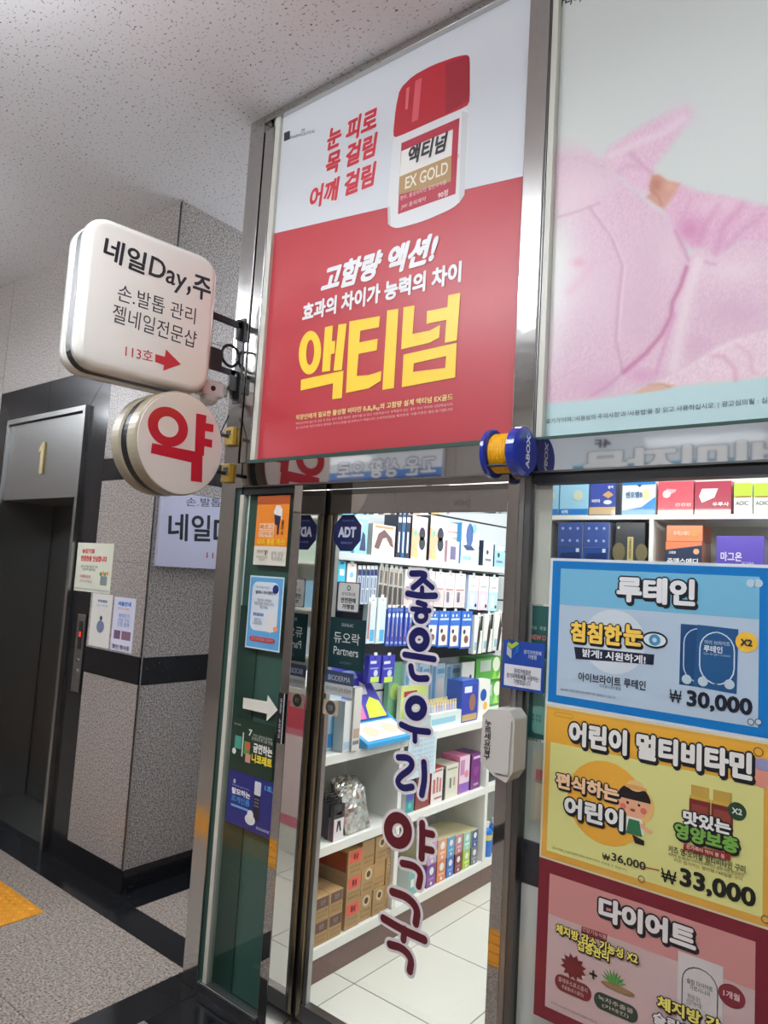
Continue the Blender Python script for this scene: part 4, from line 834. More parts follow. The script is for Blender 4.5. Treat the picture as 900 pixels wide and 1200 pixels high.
TT(a, P, f, 'DUOLAC', .34, .66, .84, .9, (200, 214, 210)); TT(a, P, f, '듀오락', .13, .86, .50, .72, (226, 232, 228), 0.0); TT(a, P, f, 'Partners', .15, .84, .27, .43, (226, 232, 228), 0.0); TT(a, P, f, '공식인증약국', .34, .66, .1, .15, (120, 150, 146)); mk('lettering', a, 'printed_gloss', t)
t, P, f, a = notice('partner_sign', 'slate blue and grey cosmetics dealer sign under the dark teal sign', ((382, 784), (415, 790), (413, 819), (380, 812)), (58, 74, 104), pl=DG)
R(a, P, f, 0, 1, 0, .48, (196, 198, 198)); TT(a, P, f, 'BIODERMA', .12, .9, .6, .82, (200, 210, 224), 0.0); TT(a, P, f, '바이오더마 공식 취급처', .06, .94, .16, .36, (110, 114, 120)); mk('printed_artwork', a, 'printed_gloss', t)
t, P, f, a = notice('award_sticker', 'small beige sticker with a dark round emblem under the cosmetics sign', ((380, 819), (397, 822), (395.5, 840), (378, 836)), (206, 180, 160), pl=DG)
c = f(.5, .5); a.flat(P, circ(c, 0.026), (70, 78, 76), 1); place_text(a, P, '인증', c[0] - .012, c[0] + .012, c[1] - .01, c[1] + .01, (180, 160, 140), .02, 2); mk('printed_artwork', a, 'printed_gloss', t)
# ---------------------------------------------------------------- hand-cut letters 좋은우리약국
cu_ = 0.0022
def px2m(hw): return hw * 0.00305
def ringpts(cx, cy, rx, ry, n=18, tilt=0.0):
    return [(cx + rx * math.cos(t_) * math.cos(tilt) - ry * math.sin(t_) * math.sin(tilt), cy + rx * math.cos(t_) * math.sin(tilt) + ry * math.sin(t_) * math.cos(tilt)) for t_ in [2 * math.pi * i / n for i in range(n + 1)]]
LET = [
 ('좋', 0, [([(482.5, 672), (500, 672), (495, 680), (484.5, 688.5)], 3.4), ([(496, 679), (507, 688.5)], 3.0), ([(478, 695.5), (494, 698.5), (510.5, 698)], 3.4), ([(495, 689), (495, 696)], 2.8), ([(490, 706), (499, 709)], 3.0), ([(483.5, 713.5), (503.5, 715.5)], 2.9), (ringpts(494, 722, 6.2, 6.2), 2.7)]),
 ('은', 0, [(ringpts(491.5, 749.5, 8.6, 9.8), 4.3), ([(474.5, 767), (509, 772.5)], 3.4), ([(481.8, 781), (483, 790), (488, 795.5), (500.5, 795)], 3.6)]),
 ('우', 0, [(ringpts(487.7, 829.7, 9.2, 10.2), 4.4), ([(470.5, 849), (484, 855.5), (502.5, 857.5)], 3.4), ([(486.5, 858), (486.5, 868)], 3.2)]),
 ('리', 0, [([(467, 887.5), (478, 887.5), (483.5, 893), (482, 901), (469, 909.5), (465.5, 917), (472, 924), (483, 922)], 3.5), ([(497, 893.5), (498, 913), (494.5, 931)], 3.8)]),
 ('약', 1, [(ringpts(466.5, 973, 11.6, 15.4, tilt=-0.15), 5.6), ([(495, 965), (495.3, 980.5), (494.3, 1005)], 4.1), ([(499, 976), (507, 977.7)], 3.9), ([(499, 995), (506.5, 996.5)], 3.9), ([(472, 1011.5), (487, 1014.5), (494, 1024), (491, 1038)], 4.0)]),
 ('국', 1, [([(460, 1045), (478, 1051), (490, 1065), (487.5, 1082)], 4.5), ([(449.5, 1076), (473, 1090), (497.5, 1101)], 4.4), ([(474.5, 1089), (473, 1101)], 4.0), ([(457, 1106.5), (472, 1110.5), (483, 1123), (480.5, 1137.5)], 4.3)])]
root = empty('shop_name_lettering', DG.w(DG.st(480, 1138)), 'vertical hand-cut shop name in navy and dark red letters on the door glass', 'lettering')
for ch, kind_, st in LET:
    sc = 0.0 ; pl_ = DG
    st2 = []
    for pts, hw in st:
        m0 = pts[len(pts) // 2]; k_ = abs(pl_.st(m0[0], m0[1] - 5)[1] - pl_.st(m0[0], m0[1] + 5)[1]) / 10
        kx = abs(pl_.st(m0[0] - 5, m0[1])[0] - pl_.st(m0[0] + 5, m0[1])[0]) / 10
        st2.append((pts, hw * (k_ + kx) / 2))
    lt = Acc(); 
    for j_, s_ in enumerate(st2): strokes(lt, pl_, [s_], (246, 240, 242), 0.0105, 1 + 0.4 * j_)
    for j_, s_ in enumerate(st2): strokes(lt, pl_, [s_], (18, 22, 96) if kind_ == 0 else (100, 14, 34), 0.0, 4 + 0.4 * j_)
    mk('letter', lt, 'printed_gloss', root, label=('navy' if kind_ == 0 else 'dark red') + ' hand-cut letter ' + ch)
#==SIGNS==
# ================================================================ projecting white sign
def rot_plane(p_near, yaw):   # p_near: point of the face, yaw turns the face about z from the +x direction
    n_ = np.array([math.cos(yaw), math.sin(yaw), 0]); u_ = np.array([-math.sin(yaw), math.cos(yaw), 0]); return Plane(p_near, u_, n_)
s1 = empty('nail_shop_sign', (-2.45, -0.40, 2.40), 'white rounded projecting light box sign with black lettering and a red arrow', 'sign')
yaw = -math.radians(8.02)
P1 = rot_plane((-2.4, -0.183, 0), yaw)     # s=0 at the storefront side edge, s negative towards the corridor
W1 = 0.548
def shell(acc, pl, x0_, x1_, z0_, z1_, r_, prof):
    loops = [[pl.w(p, d) for p in rrect(x0_ + i_, x1_ - i_, z0_ + i_, z1_ - i_, max(0.01, r_ - i_), 6)] for i_, d in prof]
    n_ = len(loops[0]); v = [p for L in loops for p in L]
    fs = [(j * n_ + k, j * n_ + (k + 1) % n_, (j + 1) * n_ + (k + 1) % n_, (j + 1) * n_ + k) for j in range(len(loops) - 1) for k in range(n_)]
    fs += [tuple(range(n_))[::-1], tuple((len(loops) - 1) * n_ + k for k in range(n_))]
    acc.add(v, fs)
a = Acc(); shell(a, P1, -W1, 0, 2.403, 2.986, 0.085, [(0.008, -0.062), (0.0, -0.056), (0.0, -0.03), (0.006, -0.012), (0.016, -0.003), (0.03, 0.0)]); mk('front_shell', a, 'sign_white', s1, smooth=True, recalc=True)
a = Acc(); shell(a, P1, -W1 + 0.004, -0.004, 2.407, 2.982, 0.085, [(0.0, -0.116), (0.0, -0.0615)]); mk('middle_band', a, 'black_metal', s1, recalc=True)
a = Acc(); shell(a, P1, -W1, 0, 2.403, 2.986, 0.085, [(0.03, -0.195), (0.012, -0.190), (0.0, -0.175), (0.0, -0.122), (0.008, -0.1155)]); mk('back_shell', a, 'sign_white', s1, smooth=True, recalc=True)
a = Acc(); P1f = P1
T(a, P1, '네일', 122, 289, 171, 310, 28, (34, 36, 44), 0.025, 1, snap=False); T(a, P1, 'Day', 175, 314, 218, 333, 31, (34, 36, 44), 0.012, 1, snap=False); T(a, P1, ',', 219, 340, 223, 342, 12, (34, 36, 44), 0.02, 1, snap=False); T(a, P1, '주', 226, 334, 247, 341, 28, (34, 36, 44), 0.025, 1, snap=False)
T(a, P1, '손.발톱 관리', 138, 342, 229, 371, 20, (58, 60, 66), 0.0, 1, snap=False); T(a, P1, '젤네일전문샵', 132, 366, 230, 399, 21, (58, 60, 66), 0.0, 1, snap=False); T(a, P1, '113호', 147, 410.5, 179, 418, 13, (190, 50, 56), 0.0, 1, snap=False)
a.flat(P1, [P1.st(*p) for p in ((182, 415), (193, 418), (194.5, 409.5), (212, 427), (191, 434.5), (192, 428), (181.5, 424))], (196, 46, 54), 2)
mk('lettering', a, 'printed_gloss', s1)
# bracket
br = Acc(); e1 = P1.w((0.0, 0), 0)
yb_ = -0.20; xb = -2.452
br.box(xb - 0.008, xb + 0.008, -0.192, -0.16, 2.53, 2.785).box(xb - 0.008, xb + 0.008, -0.17, 0.0, 2.752, 2.78).box(xb - 0.008, xb + 0.008, -0.03, -0.002, 2.70, 2.79)
br.tube([(xb, -0.052 + 0.046 * math.cos(t_), 2.62 + 0.046 * math.sin(t_)) for t_ in np.linspace(0, 2 * math.pi, 25)], 0.007)
br.box(xb - 0.008, xb + 0.008, -0.165, -0.02, 2.535, 2.56).box(xb - 0.008, xb + 0.008, -0.16, -0.098, 2.555, 2.63).box(xb - 0.008, xb + 0.008, -0.05, -0.002, 2.47, 2.56)
mk('bracket', br, 'black_metal', s1, bevel=0.002)
mk('bracket_plate', Acc().box(-2.475, -2.43, -0.006, 0.0, 2.42, 2.80), 'black_metal', s1)
# ================================================================ round pharmacy sign
s2 = empty('pharmacy_sign', (-2.47, -0.296, 1.976), 'round cream projecting light box with a large red Korean syllable', 'sign')
n2 = np.array([math.cos(0.035), math.sin(0.035), 0]); C2 = np.array([-2.362, -0.322, 2.176]); P2_ = Plane((C2[0], C2[1], 0), (-n2[1], n2[0], 0), n2); r2 = 0.205
mk('front_shell', Acc().lathe(C2, n2, [(-0.064, r2 - 0.010), (-0.06, r2 - 0.002), (-0.01, r2), (0.0, r2 - 0.003)], n=56), 'cream_metal', s2, recalc=True, bevel=0.0)
mk('face_disc', Acc().lathe(C2, n2, [(0.0, r2 - 0.006), (0.003, r2 - 0.007)], n=56), 'sign_white', s2)
mk('middle_band', Acc().lathe(C2, n2, [(-0.106, r2 - 0.008), (-0.0645, r2 - 0.008)], n=56), 'black_metal', s2)
mk('back_shell', Acc().lathe(C2, n2, [(-0.172, r2 - 0.02), (-0.166, r2 - 0.004), (-0.112, r2), (-0.107, r2 - 0.008)], n=56), 'cream_metal', s2, recalc=True)
a = Acc(); P2f = Plane(P2_.w((0, 0), 0.003), P2_.U, P2_.N); RR = (196, 28, 50)
def Q2(pts): return [P2f.st(60 + x / 3.243, 230 + y / 3.243) for x, y in pts]
cc = P2f.st(60 + 445 / 3.243, 230 + 876 / 3.243); ringflat(a, P2f, circ(cc, 0.092, 0.076, 32), circ(cc, 0.047, 0.040, 32), RR, 2)
a.flat(P2f, Q2([(383, 938), (563, 973), (575, 985), (573, 1088), (530, 1082), (532, 1012), (378, 976)]), RR, 2)
a.flat(P2f, Q2([(551, 825), (590, 833), (587, 862), (617, 868), (615, 897), (585, 892), (584, 920), (612, 926), (610, 956), (582, 950), (580, 988), (545, 975)]), RR, 2)
mk('lettering', a, 'printed_gloss', s2)
mk('mounting_arm', Acc().box(-2.462, -2.452, -0.115, -0.0245, 2.262, 2.276).box(-2.462, -2.452, -0.1, -0.0245, 2.10, 2.114).tube([(-2.457, -0.075, 2.11), (-2.457, -0.07, 2.27), (-2.457, -0.03, 2.36)], 0.003), 'black_metal', s2)
for z_ in (2.262, 2.10):
    t = mk('yellow_clamp', Acc().box(-2.49, -2.43, -0.022, 0.0, z_ - 0.03, z_ + 0.05), 'clamp_yellow', label='yellow clamp on the steel post, ' + ('upper' if z_ > 2.2 else 'lower') + ' of the two holding the round sign', cat='clamp', bevel=0.003)
    mk('slot', Acc().box(-2.475, -2.445, -0.024, -0.022, z_ + 0.012, z_ + 0.034), 'black_rubber', t)
# white sensor lamp under the bracket
t = empty('wall_camera', (-2.50, -0.05, 2.33), 'small white security camera on the post under the black bracket', 'camera')
mk('housing', Acc().box(-2.53, -2.47, -0.17, -0.05, 2.43, 2.50), 'white_plastic', t, bevel=0.01); mk('lens', Acc().lathe((-2.468, -0.115, 2.462), (1, 0, 0), [(-0.004, 0.012), (0.004, 0.010)], n=16), 'black_rubber', t)
mk('dome', Acc().lathe((-2.50, -0.11, 2.43), (0, 0, -1), [(0, 0.04), (0.02, 0.036), (0.036, 0.02), (0.04, 0.002)], n=18), 'white_plastic', t, smooth=True); mk('mount', Acc().box(-2.51, -2.48, -0.05, 0.0, 2.45, 2.49).tube([(-2.47, -0.03, 2.44), (-2.46, -0.04, 2.52), (-2.44, -0.02, 2.54)], 0.006), 'white_plastic', t)
# ================================================================ blue belt reel on the header
Rc = np.array([-1.058, -0.064, 2.100])
t = empty('belt_reel', (-1.067, -0.0, 2.045), 'blue wheel-like tape reel with yellow tape fixed on the steel header', 'reel')
XR = (1, 0, 0); rl = 0.076
mk('left_flange', Acc().lathe(Rc + [-0.052, 0, 0], XR, [(-0.012, rl - 0.012), (-0.006, rl), (0.006, rl), (0.010, rl - 0.006)], n=36), 'blue_plastic', t, recalc=True)
mk('right_flange', Acc().lathe(Rc + [0.036, 0, 0], XR, [(-0.010, rl - 0.006), (-0.006, rl), (0.020, rl), (0.028, rl - 0.012)], n=36), 'blue_plastic', t, recalc=True)
tw = Acc()
for k in range(8): tw.lathe(Rc + [-0.042 + 0.0095 * k, 0, 0], XR, [(0, 0.058), (0.0045, 0.061), (0.009, 0.058)], n=28)
mk('yellow_tape', tw, 'yellow_tape', t); mk('axle_plate', Acc().box(-1.10, -1.02, -0.012, -0.0045, 2.06, 2.15), 'black_metal', t); mk('tie_rod', Acc().tube([Rc + [-0.05, -0.05, -0.045], Rc + [0.035, -0.05, -0.045]], 0.005), 'black_metal', t)
a = Acc(); PRl = PX(Rc[0] + 0.0643); place_text(a, PRl, 'ABOX', Rc[1] - 0.05, Rc[1] + 0.05, Rc[2] - 0.012, Rc[2] + 0.012, (224, 230, 240), 0.04, 1, rot=math.pi / 2); mk('lettering', a, 'printed_gloss', t)
# ================================================================ white folded box hung on the post
BX = PY(-0.05); c0, c1 = BX.st(571, 870)[0], BX.st(609, 868)[0]; z0, z1 = BX.st(592, 908)[1], BX.st(592, 832)[1]
v = []; prof = [(c0, z0 + 0.03), (c0 + 0.045, z0), (c1 - 0.02, z0 - 0.012), (c1, z0 + 0.02), (c1, z1 - 0.015), (c1 - 0.02, z1 + 0.008), (c0 + 0.02, z1), (c0, z1 - 0.02)]
t = mk('white_carton', Acc().prism(PY(0.0), prof, 0.006, 0.085), 'box_paper', label='white carton with a strip of black lettering hung on the right door post', cat='box', bevel=0.004)
a = Acc(); P = PY(-0.0855); place_text(a, P, '누\n르\n세\n요\n입\n구', c0 + 0.010, c0 + 0.032, z0 + 0.04, z1 - 0.03, (30, 30, 34), 0.02, 1); mk('lettering', a, 'printed_gloss', t)
mk('folded_flap', Acc().prism(PY(0.0), [(c0 + 0.05, z0 + 0.01), (c1 - 0.012, z0 + 0.012), (c1 - 0.008, z1 - 0.02), (c0 + 0.05, z1 - 0.035)], 0.085, 0.090), 'box_paper', t, bevel=0.002)
# ================================================================ nail shop light panel on the pillar side, notices, call button
PRp = PX(XP)
t = mk('wall_light_sign', Acc().pbox(PRp, 0.262, 1.20, 1.69, 2.10, 0, 0.03, (206, 208, 232)), 'printed_gloss', label='pale lilac nail shop banner on the side face of the pillar', cat='sign')
P = Plane((XP + 0.03, 0, 0), (0, 1, 0), (1, 0, 0)); a = Acc()
a.flat(P, [(0.262, 2.098), (1.2, 2.098), (1.2, 2.10), (0.262, 2.10)], (30, 34, 60), 1)
T(a, P, '네일Day,주', 197, 620, 318, 625, 36, (28, 30, 40), 0.02, 1); T(a, P, '손.발톱 관리', 218, 588, 285, 590, 10, (60, 62, 80), 0, 1); T(a, P, '113호', 242, 650, 270, 652, 8, (180, 60, 70), 0, 1)
mk('lettering', a, 'printed_gloss', t)
PWn = PY(YW - 0.0008)
def wnote(name, label, quad, color): return notice(name, label, quad, color, 0.0015, PWn)
t, P, f, a = wnote('notice_sheet', 'pale green lift notice with red heading, left edge over the black surround', ((92.5, 636), (134, 637), (129, 696), (86, 692)), (222, 226, 208))
TT(a, P, f, '승강기로', .15, .5, .78, .88, (214, 80, 84), .04); TT(a, P, f, '안전한층 안심합니다', .13, .85, .62, .74, (214, 80, 84), .04); TT(a, P, f, '승강기 안전수칙을 잘 지켜\n안전하게 이용하세요', .15, .62, .42, .54, (90, 100, 100)); TT(a, P, f, '고장신고', .15, .45, .28, .34, (200, 90, 90), .02); TT(a, P, f, '관리사무소', .15, .5, .18, .24, (160, 110, 110)); R(a, P, f, .02, .98, .03, .07, (180, 186, 180)); R(a, P, f, .72, .90, .16, .34, (120, 136, 140), 2)
for k in range(4): c = f(.72 + .06 * k, .38 + .02 * (k % 2)); a.flat(P, circ(c, 0.012), (226, 150, 80) if k % 2 else (90, 150, 90), 3)
mk('printed_artwork', a, 'printed_paper', t)
t, P, f, a = wnote('notice_sheet', 'white leaflet with a small blue figure, left of the lilac leaflet', ((109, 695), (132, 697), (128, 760), (104, 756)), (226, 226, 220)); TT(a, P, f, '안전점검', .3, .75, .84, .89, (70, 110, 180), .03); TT(a, P, f, '승강기 이용안내', .25, .8, .76, .8, (120, 140, 180)); c = f(.52, .54); a.flat(P, circ(c, 0.014), (70, 76, 96), 1); c = f(.52, .38); a.flat(P, circ(c, 0.04, 0.035), (110, 122, 150), 1); mk('printed_artwork', a, 'printed_paper', t)
t, P, f, a = wnote('notice_sheet', 'lilac leaflet with blue heading and two small photographs', ((135, 699), (160, 702), (154, 766), (129, 761)), (216, 218, 238)); TT(a, P, f, '시술안내', .2, .8, .84, .93, (60, 140, 210), .04); TT(a, P, f, '재미있는 이벤트', .2, .75, .77, .81, (200, 150, 60)); TT(a, P, f, '예약문의\n상담 가능\n방문 환영', .25, .8, .46, .70, (90, 130, 190)); R(a, P, f, .12, .42, .22, .38, (110, 80, 110)); R(a, P, f, .48, .9, .22, .38, (130, 96, 120)); TT(a, P, f, '할인 행사중', .1, .9, .04, .12, (50, 50, 70), .02); mk('printed_artwork', a, 'printed_paper', t)
A_, B_ = PWn.st(98, 720), PWn.st(90, 811); t = empty('call_button_panel', PWn.w((-4.01, B_[1])), 'steel lift call button panel with a dark slot on the black surround', 'button panel')
PQ = PY(YW - 0.0008)
X0 = PQ.st(93, 765)[0] - 0.045; X1 = X0 + 0.09; mk('face_plate', Acc().pbox(PQ, X0, X1, B_[1], A_[1], 0, 0.008), 'satin_steel', t, bevel=0.002); mk('display_slot', Acc().pbox(PQ, X0 + .03, X1 - .02, A_[1] - .2, A_[1] - .04, 0.008, 0.0095), 'black_rubber', t)
mk('red_indicator', Acc().pbox(PQ, X0 + .038, X1 - .03, A_[1] - .13, A_[1] - .10, 0.0095, 0.0105), 'red_glow', t)
for z_ in (.27, .33): mk('button', Acc().lathe(PQ.w((X0 + .05, A_[1] - z_), 0.008), (0, -1, 0), [(0, .014), (.006, .012)], n=18), 'polished_steel', t)
#==SHOP==
# ================================================================ shelving on the left shop wall
XF = -2.10
su = empty('store_shelving', (-2.27, 1.2, 0), 'long white display shelving along the left wall of the shop', 'shelving')
BKX = -2.44
def sp(name, x0, x1, y0, y1, z0, z1, mat='white_laminate', **k): return mk(name, Acc().box(x0, x1, y0, y1, z0, z1), mat, su, bevel=0.0015, **k)
for (y0, y1) in ((0.20, 0.87), (0.87, 1.70), (1.70, 2.75)):
    sp('side_panel', BKX, XF, y0 + 0.0, y0 + 0.03, 0.145, 0.888); sp('back_panel', BKX, BKX + 0.01, y0 + 0.03, y1, 0.145, 0.888)
    sp('base_board', BKX, XF, y0, y1 - 0.001, 0.10, 0.143); sp('kick_board', BKX, XF - 0.006, y0, y1 - 0.001, 0.0, 0.099, 'kick_brown')
    sp('shelf', BKX + 0.011, XF, y0 + 0.031, y1 - 0.001, 0.512, 0.55); sp('counter_top', BKX, XF + 0.004, y0, y1 - 0.001, 0.89, 0.93)
sp('side_panel', BKX, XF, 2.75, 2.78, 0.0, 0.93)
sw = empty('slat_wall', (-2.43, 1.2, 0.93), 'grey slatted display wall above the white counter', 'display wall')
for k in range(10):
    mk('slat', Acc().box(-2.439, -2.425, 0.2, 2.8, 0.935 + 0.166 * k, 0.935 + 0.166 * k + 0.155), 'slat_grey' if k > 4 else 'dark_back' if False else 'slat_grey', sw)
mk('backing_board', Acc().box(-2.4399, -2.432, 0.2, 2.8, 0.932, 2.6), 'dark_back', sw)
mk('pegboard_shade_panel', Acc().box(-2.424, -2.42, 0.25, 2.3, 1.24, 1.765), 'dark_back', sw)  # black pegboard at the right, widened to stand for shade between the packs
LZ = 1.805
mk('ledge', Acc().box(-2.424, -2.19, 0.22, 2.3, LZ - 0.035, LZ), 'slat_grey', sw, bevel=0.002)
XH = -2.21
def hook(y, z, x1=XH):
    mk('peg_hook', Acc().box(-2.424, x1 + 0.012, y - 0.0018, y + 0.0018, z - 0.002, z + 0.002), 'satin_steel', sw)
PRODN = {}
def box_prod(name, label, cat, pl, u0, u1, v0, v1, depth, front, side=None, band=None, zbase=None, group=None, art=None, mat='printed_gloss', h=None, hang=False, txt=None, th=None, top=None):
    """a box whose front lies on plane pl; the frame columns u0,u1 and rows v0,v1 give its real edges there"""
    um, vm = (u0 + u1) / 2, (v0 + v1) / 2; a0, a1 = pl.st(u0, vm)[0], pl.st(u1, vm)[0]; b1, b0 = pl.st(um, v0)[1], pl.st(um, v1)[1]
    if zbase is not None: b0 = zbase
    if h: b1 = b0 + h
    a0 += 0.0008; a1 -= 0.0008
    A = Acc().pbox(pl, a0, a1, b0, b1, -depth, 0, side or front)
    o = mk(name, A, mat, label=label, cat=cat, group=group)
    W, H = a1 - a0, b1 - b0; f = lambda x, z: (a0 + W * x, b0 + H * z); ar = Acc()
    R(ar, pl, f, 0.01, .99, .005, .995, front, 1)
    if band: 
        for (z0_, z1_, c_) in band: R(ar, pl, f, 0.01, .99, z0_, z1_, c_, 2)
    for it in (art or []):
        if it[0] == 'r': R(ar, pl, f, it[1], it[2], it[3], it[4], it[5], 3)
        elif it[0] == 'c': c_ = f(it[1], it[2]); ar.flat(pl, circ(c_, W * it[3], W * it[3] * (it[5] if len(it) > 5 else 1), 14), it[4], 4)
        elif it[0] == 'p': ar.flat(pl, [f(*p) for p in it[1]], it[2], 3.5)
        elif it[0] == 't': TT(ar, pl, f, it[1], it[2], it[3], it[4], it[5], it[6], 0.03, 5, flip=(len(it) > 7 and it[7]))
    mk('front_print', ar, mat, o)
    if hang:
        c_ = (a0 + a1) / 2; yy = pl.w((c_, b1 - 0.012), 0); hook(yy[1], yy[2])
        mk('hang_tab', Acc().pbox(pl, c_ - 0.012, c_ + 0.012, b1, b1 + 0.014, -0.002, -0.0005, (226, 228, 230)), mat, o)
    return o, f
PL = PX(-2.20)
W_ = (228, 230, 232)
G1 = 'boxes standing on the high ledge'
box_prod('medicine_box', 'light blue box on the ledge, half behind the octagonal sticker', 'box', PL, 400, 413, 604, 640, .08, (130, 205, 235), zbase=LZ, group=G1, art=[('c', .5, .4, .3, (60, 90, 150))])
box_prod('medicine_box', 'pale blue box with a dark figure beside the octagonal sticker', 'box', PL, 416, 431, 608, 641, .08, (150, 206, 232), zbase=LZ, group=G1, art=[('p', [(.4, .1), (.9, .1), (.8, .55), (.6, .65)], (60, 66, 110)), ('r', .1, .5, .6, .9, (226, 190, 210))])
box_prod('knee_brace_box', 'white brace box with a brown curved picture on the ledge', 'box', PL, 436, 463, 615, 648, .1, (226, 224, 222), (190, 184, 176), zbase=LZ, group=G1, art=[('p', [(.1, .25), (.25, .7), (.5, .85), (.85, .6), (.95, .3), (.8, .35), (.6, .6), (.45, .55), (.3, .2)], (112, 86, 88)), ('r', .1, .9, .88, .96, (200, 150, 110))])
for k, (u0, u1) in enumerate(((465.5, 470), (470.5, 475), (475.5, 480.5))):
    box_prod('slim_box', 'slim dark navy box with white upright lettering on the ledge, ' + ('left', 'middle', 'right')[k] + ' of three', 'box', PL, u0, u1, 603, 652, .09, (38, 48, 74) if k != 1 else (40, 90, 140), zbase=LZ, group='slim navy boxes on the ledge', art=[('r', .3, .7, .12, .6, (206, 212, 222)), ('r', .1, .9, .82, .94, (214, 216, 220))])
for k, (u0, u1) in enumerate(((482, 500.5), (503.5, 522))):
    box_prod('support_box', 'white and orange support box on the ledge, ' + ('left' if k == 0 else 'right') + ' of the pair', 'box', PL, u0, u1, 605, 660, .1, (236, 234, 232), (60, 58, 66), zbase=LZ, group='white and orange support boxes',
             art=[('p', [(.0, .05), (.5, .05), (.4, .3), (.55, .55), (.3, .7), (0, .72)], (240, 176, 140)), ('c', .66, .60, .2, (52, 48, 70), 1.3), ('c', .68, .38, .2, (48, 52, 62), 1.3), ('c', .22, .6, .12, (120, 180, 170)), ('r', .55, .95, .02, .2, (240, 214, 226)), ('r', .05, .2, .86, .97, (190, 190, 196)), ('c', .3, .1, .12, (240, 220, 120))])
box_prod('small_pack', 'pink and white small pack leaning before the cyan box', 'pack', PX(-2.192), 524, 538, 634, 660, .03, (232, 196, 214), group=G1, zbase=LZ, art=[('r', .25, .7, .15, .75, (110, 110, 150)), ('r', .1, .9, .85, .95, W_)])
box_prod('card_pack', 'white card pack behind the small pink pack', 'pack', PX(-2.23), 522, 537, 613, 650, .03, (226, 226, 222), zbase=LZ, group=G1, art=[('r', .1, .9, .6, .65, (180, 180, 180)), ('r', .1, .9, .75, .8, (200, 160, 150))])
box_prod('ankle_support_box', 'tall cyan and white box near the right end of the ledge', 'box', PL, 540, 561, 614, 668, .13, (216, 234, 236), (40, 140, 200), zbase=LZ, group=G1, art=[('c', .45, .72, .2, (72, 96, 160), 1.8), ('r', .05, .5, .9, .99, W_), ('c', .7, .9, .14, (120, 200, 190)), ('p', [(.1, .45), (.5, .5), (.8, .36), (.3, .34)], (60, 76, 110)), ('r', .1, .6, .1, .2, (150, 190, 210))])
for k, (u0, u1, c_) in enumerate(((566, 578, (222, 222, 224)), (579, 591, (150, 196, 224)))):
    box_prod('blister_pack', ('white' if k == 0 else 'sky blue') + ' hanging pack at the right end of the ledge row', 'pack', PL, u0, u1, 634 + 5 * k, 668 + 7 * k, .03, c_, (50, 54, 66), zbase=LZ, group=G1, art=[('r', .1, .9, .75, .97, W_), ('c', .4, .55, .12, (70, 76, 90)), ('r', .2, .8, .2, .3, (120, 130, 150))])
# ---- hanging rows
PH = PX(XH)
def hang(name, label, u0, u1, v0, v1, c, art=None, group=None, side=None, depth=.03):
    o, f = box_prod(name, label, 'pack', PH, u0, u1, v0, v1, depth, c, side or c, hang=True, art=art, group=group)
    o.rotation_euler = (random.uniform(-.02, .02), random.uniform(0, .03), 0); return o, f
HG = 'packs hanging on the upper pegs'
bt_, _ = box_prod('lotion_bottle', 'small cyan bottle on the peg row below the ledge', 'bottle', PH, 396, 405, 657, 682, .03, (70, 190, 226), (40, 160, 210), hang=True, group=HG, art=[('r', .2, .8, .3, .6, (220, 238, 244)), ('r', .25, .75, .85, 1.0, (30, 120, 190))])
hang('care_pack', 'white and peach pack beside the small cyan bottle', 406, 417, 660, 694, (234, 228, 226), [('r', .1, .9, .1, .35, (238, 170, 140)), ('c', .5, .6, .2, (120, 200, 230))], HG)
for k in range(5):
    hang('toothbrush_pack', 'clear brush pack with dark blue top, ' + ('first', 'second', 'third', 'fourth', 'fifth')[k] + ' from the left', 418.5 + 4.6 * k, 422.6 + 4.6 * k, 666, 708, (190, 204, 224), [('r', .05, .95, .80, .97, (44, 54, 110)), ('r', .3, .7, .05, .75, (120, 132, 160)), ('r', .1, .9, .4, .45, (230, 232, 238))], 'dark blue topped brush packs')
for k in range(5):
    hang('comb_pack', 'black and grey comb pack, ' + ('first', 'second', 'third', 'fourth', 'fifth')[k] + ' of five from the left', 442.5 + 6 * k, 447.6 + 6 * k, 663 + k, 712 + k, (196, 194, 190), [('r', .1, .9, .05, .55, (66, 60, 62)), ('r', .2, .4, .6, .9, (80, 80, 86)), ('r', .6, .8, .6, .9, (80, 80, 86)), ('r', .45, .55, .1, .9, (170, 110, 70) if k % 2 else (120, 116, 120))], 'comb packs on the pegs')
nm_ = ['first', 'second', 'third', 'fourth', 'fifth', 'sixth', 'seventh']
for k, (u0, u1) in enumerate(((474, 484), (485, 496), (498, 508), (509, 520), (521, 532), (533, 545))):
    hang('plaster_pack', 'white and pink plaster pack behind the navy letters, ' + nm_[k] + ' from the left', u0, u1, 667 + 2 * k // 2, 710 + k // 2, (234, 230, 232), [('r', .05, .95, .05, .5, (238, 198, 200)), ('r', .2, .5, .15, .45, (120, 150, 190)), ('r', .3, .7, .6, .64, (190, 190, 196)), ('r', .1, .9, .5, .53, (150, 90, 90))], 'white and pink plaster packs')
for k, (u0, u1, c_) in enumerate(((548, 560, (190, 206, 234)), (560.5, 572, (236, 200, 216)), (572.5, 583, (176, 222, 232)))):
    hang('pastel_pack', ('lavender', 'pink', 'aqua')[k] + ' pack with white header at the right end of the middle pegs', u0, u1, 674 + k, 714 + k, c_, [('r', .03, .97, .55, .98, (236, 232, 232)), ('r', .2, .8, .66, .7, (200, 190, 190)), ('r', .25, .6, .1, .45, W_), ('c', .8, .12, .1, (50, 56, 70))], HG)
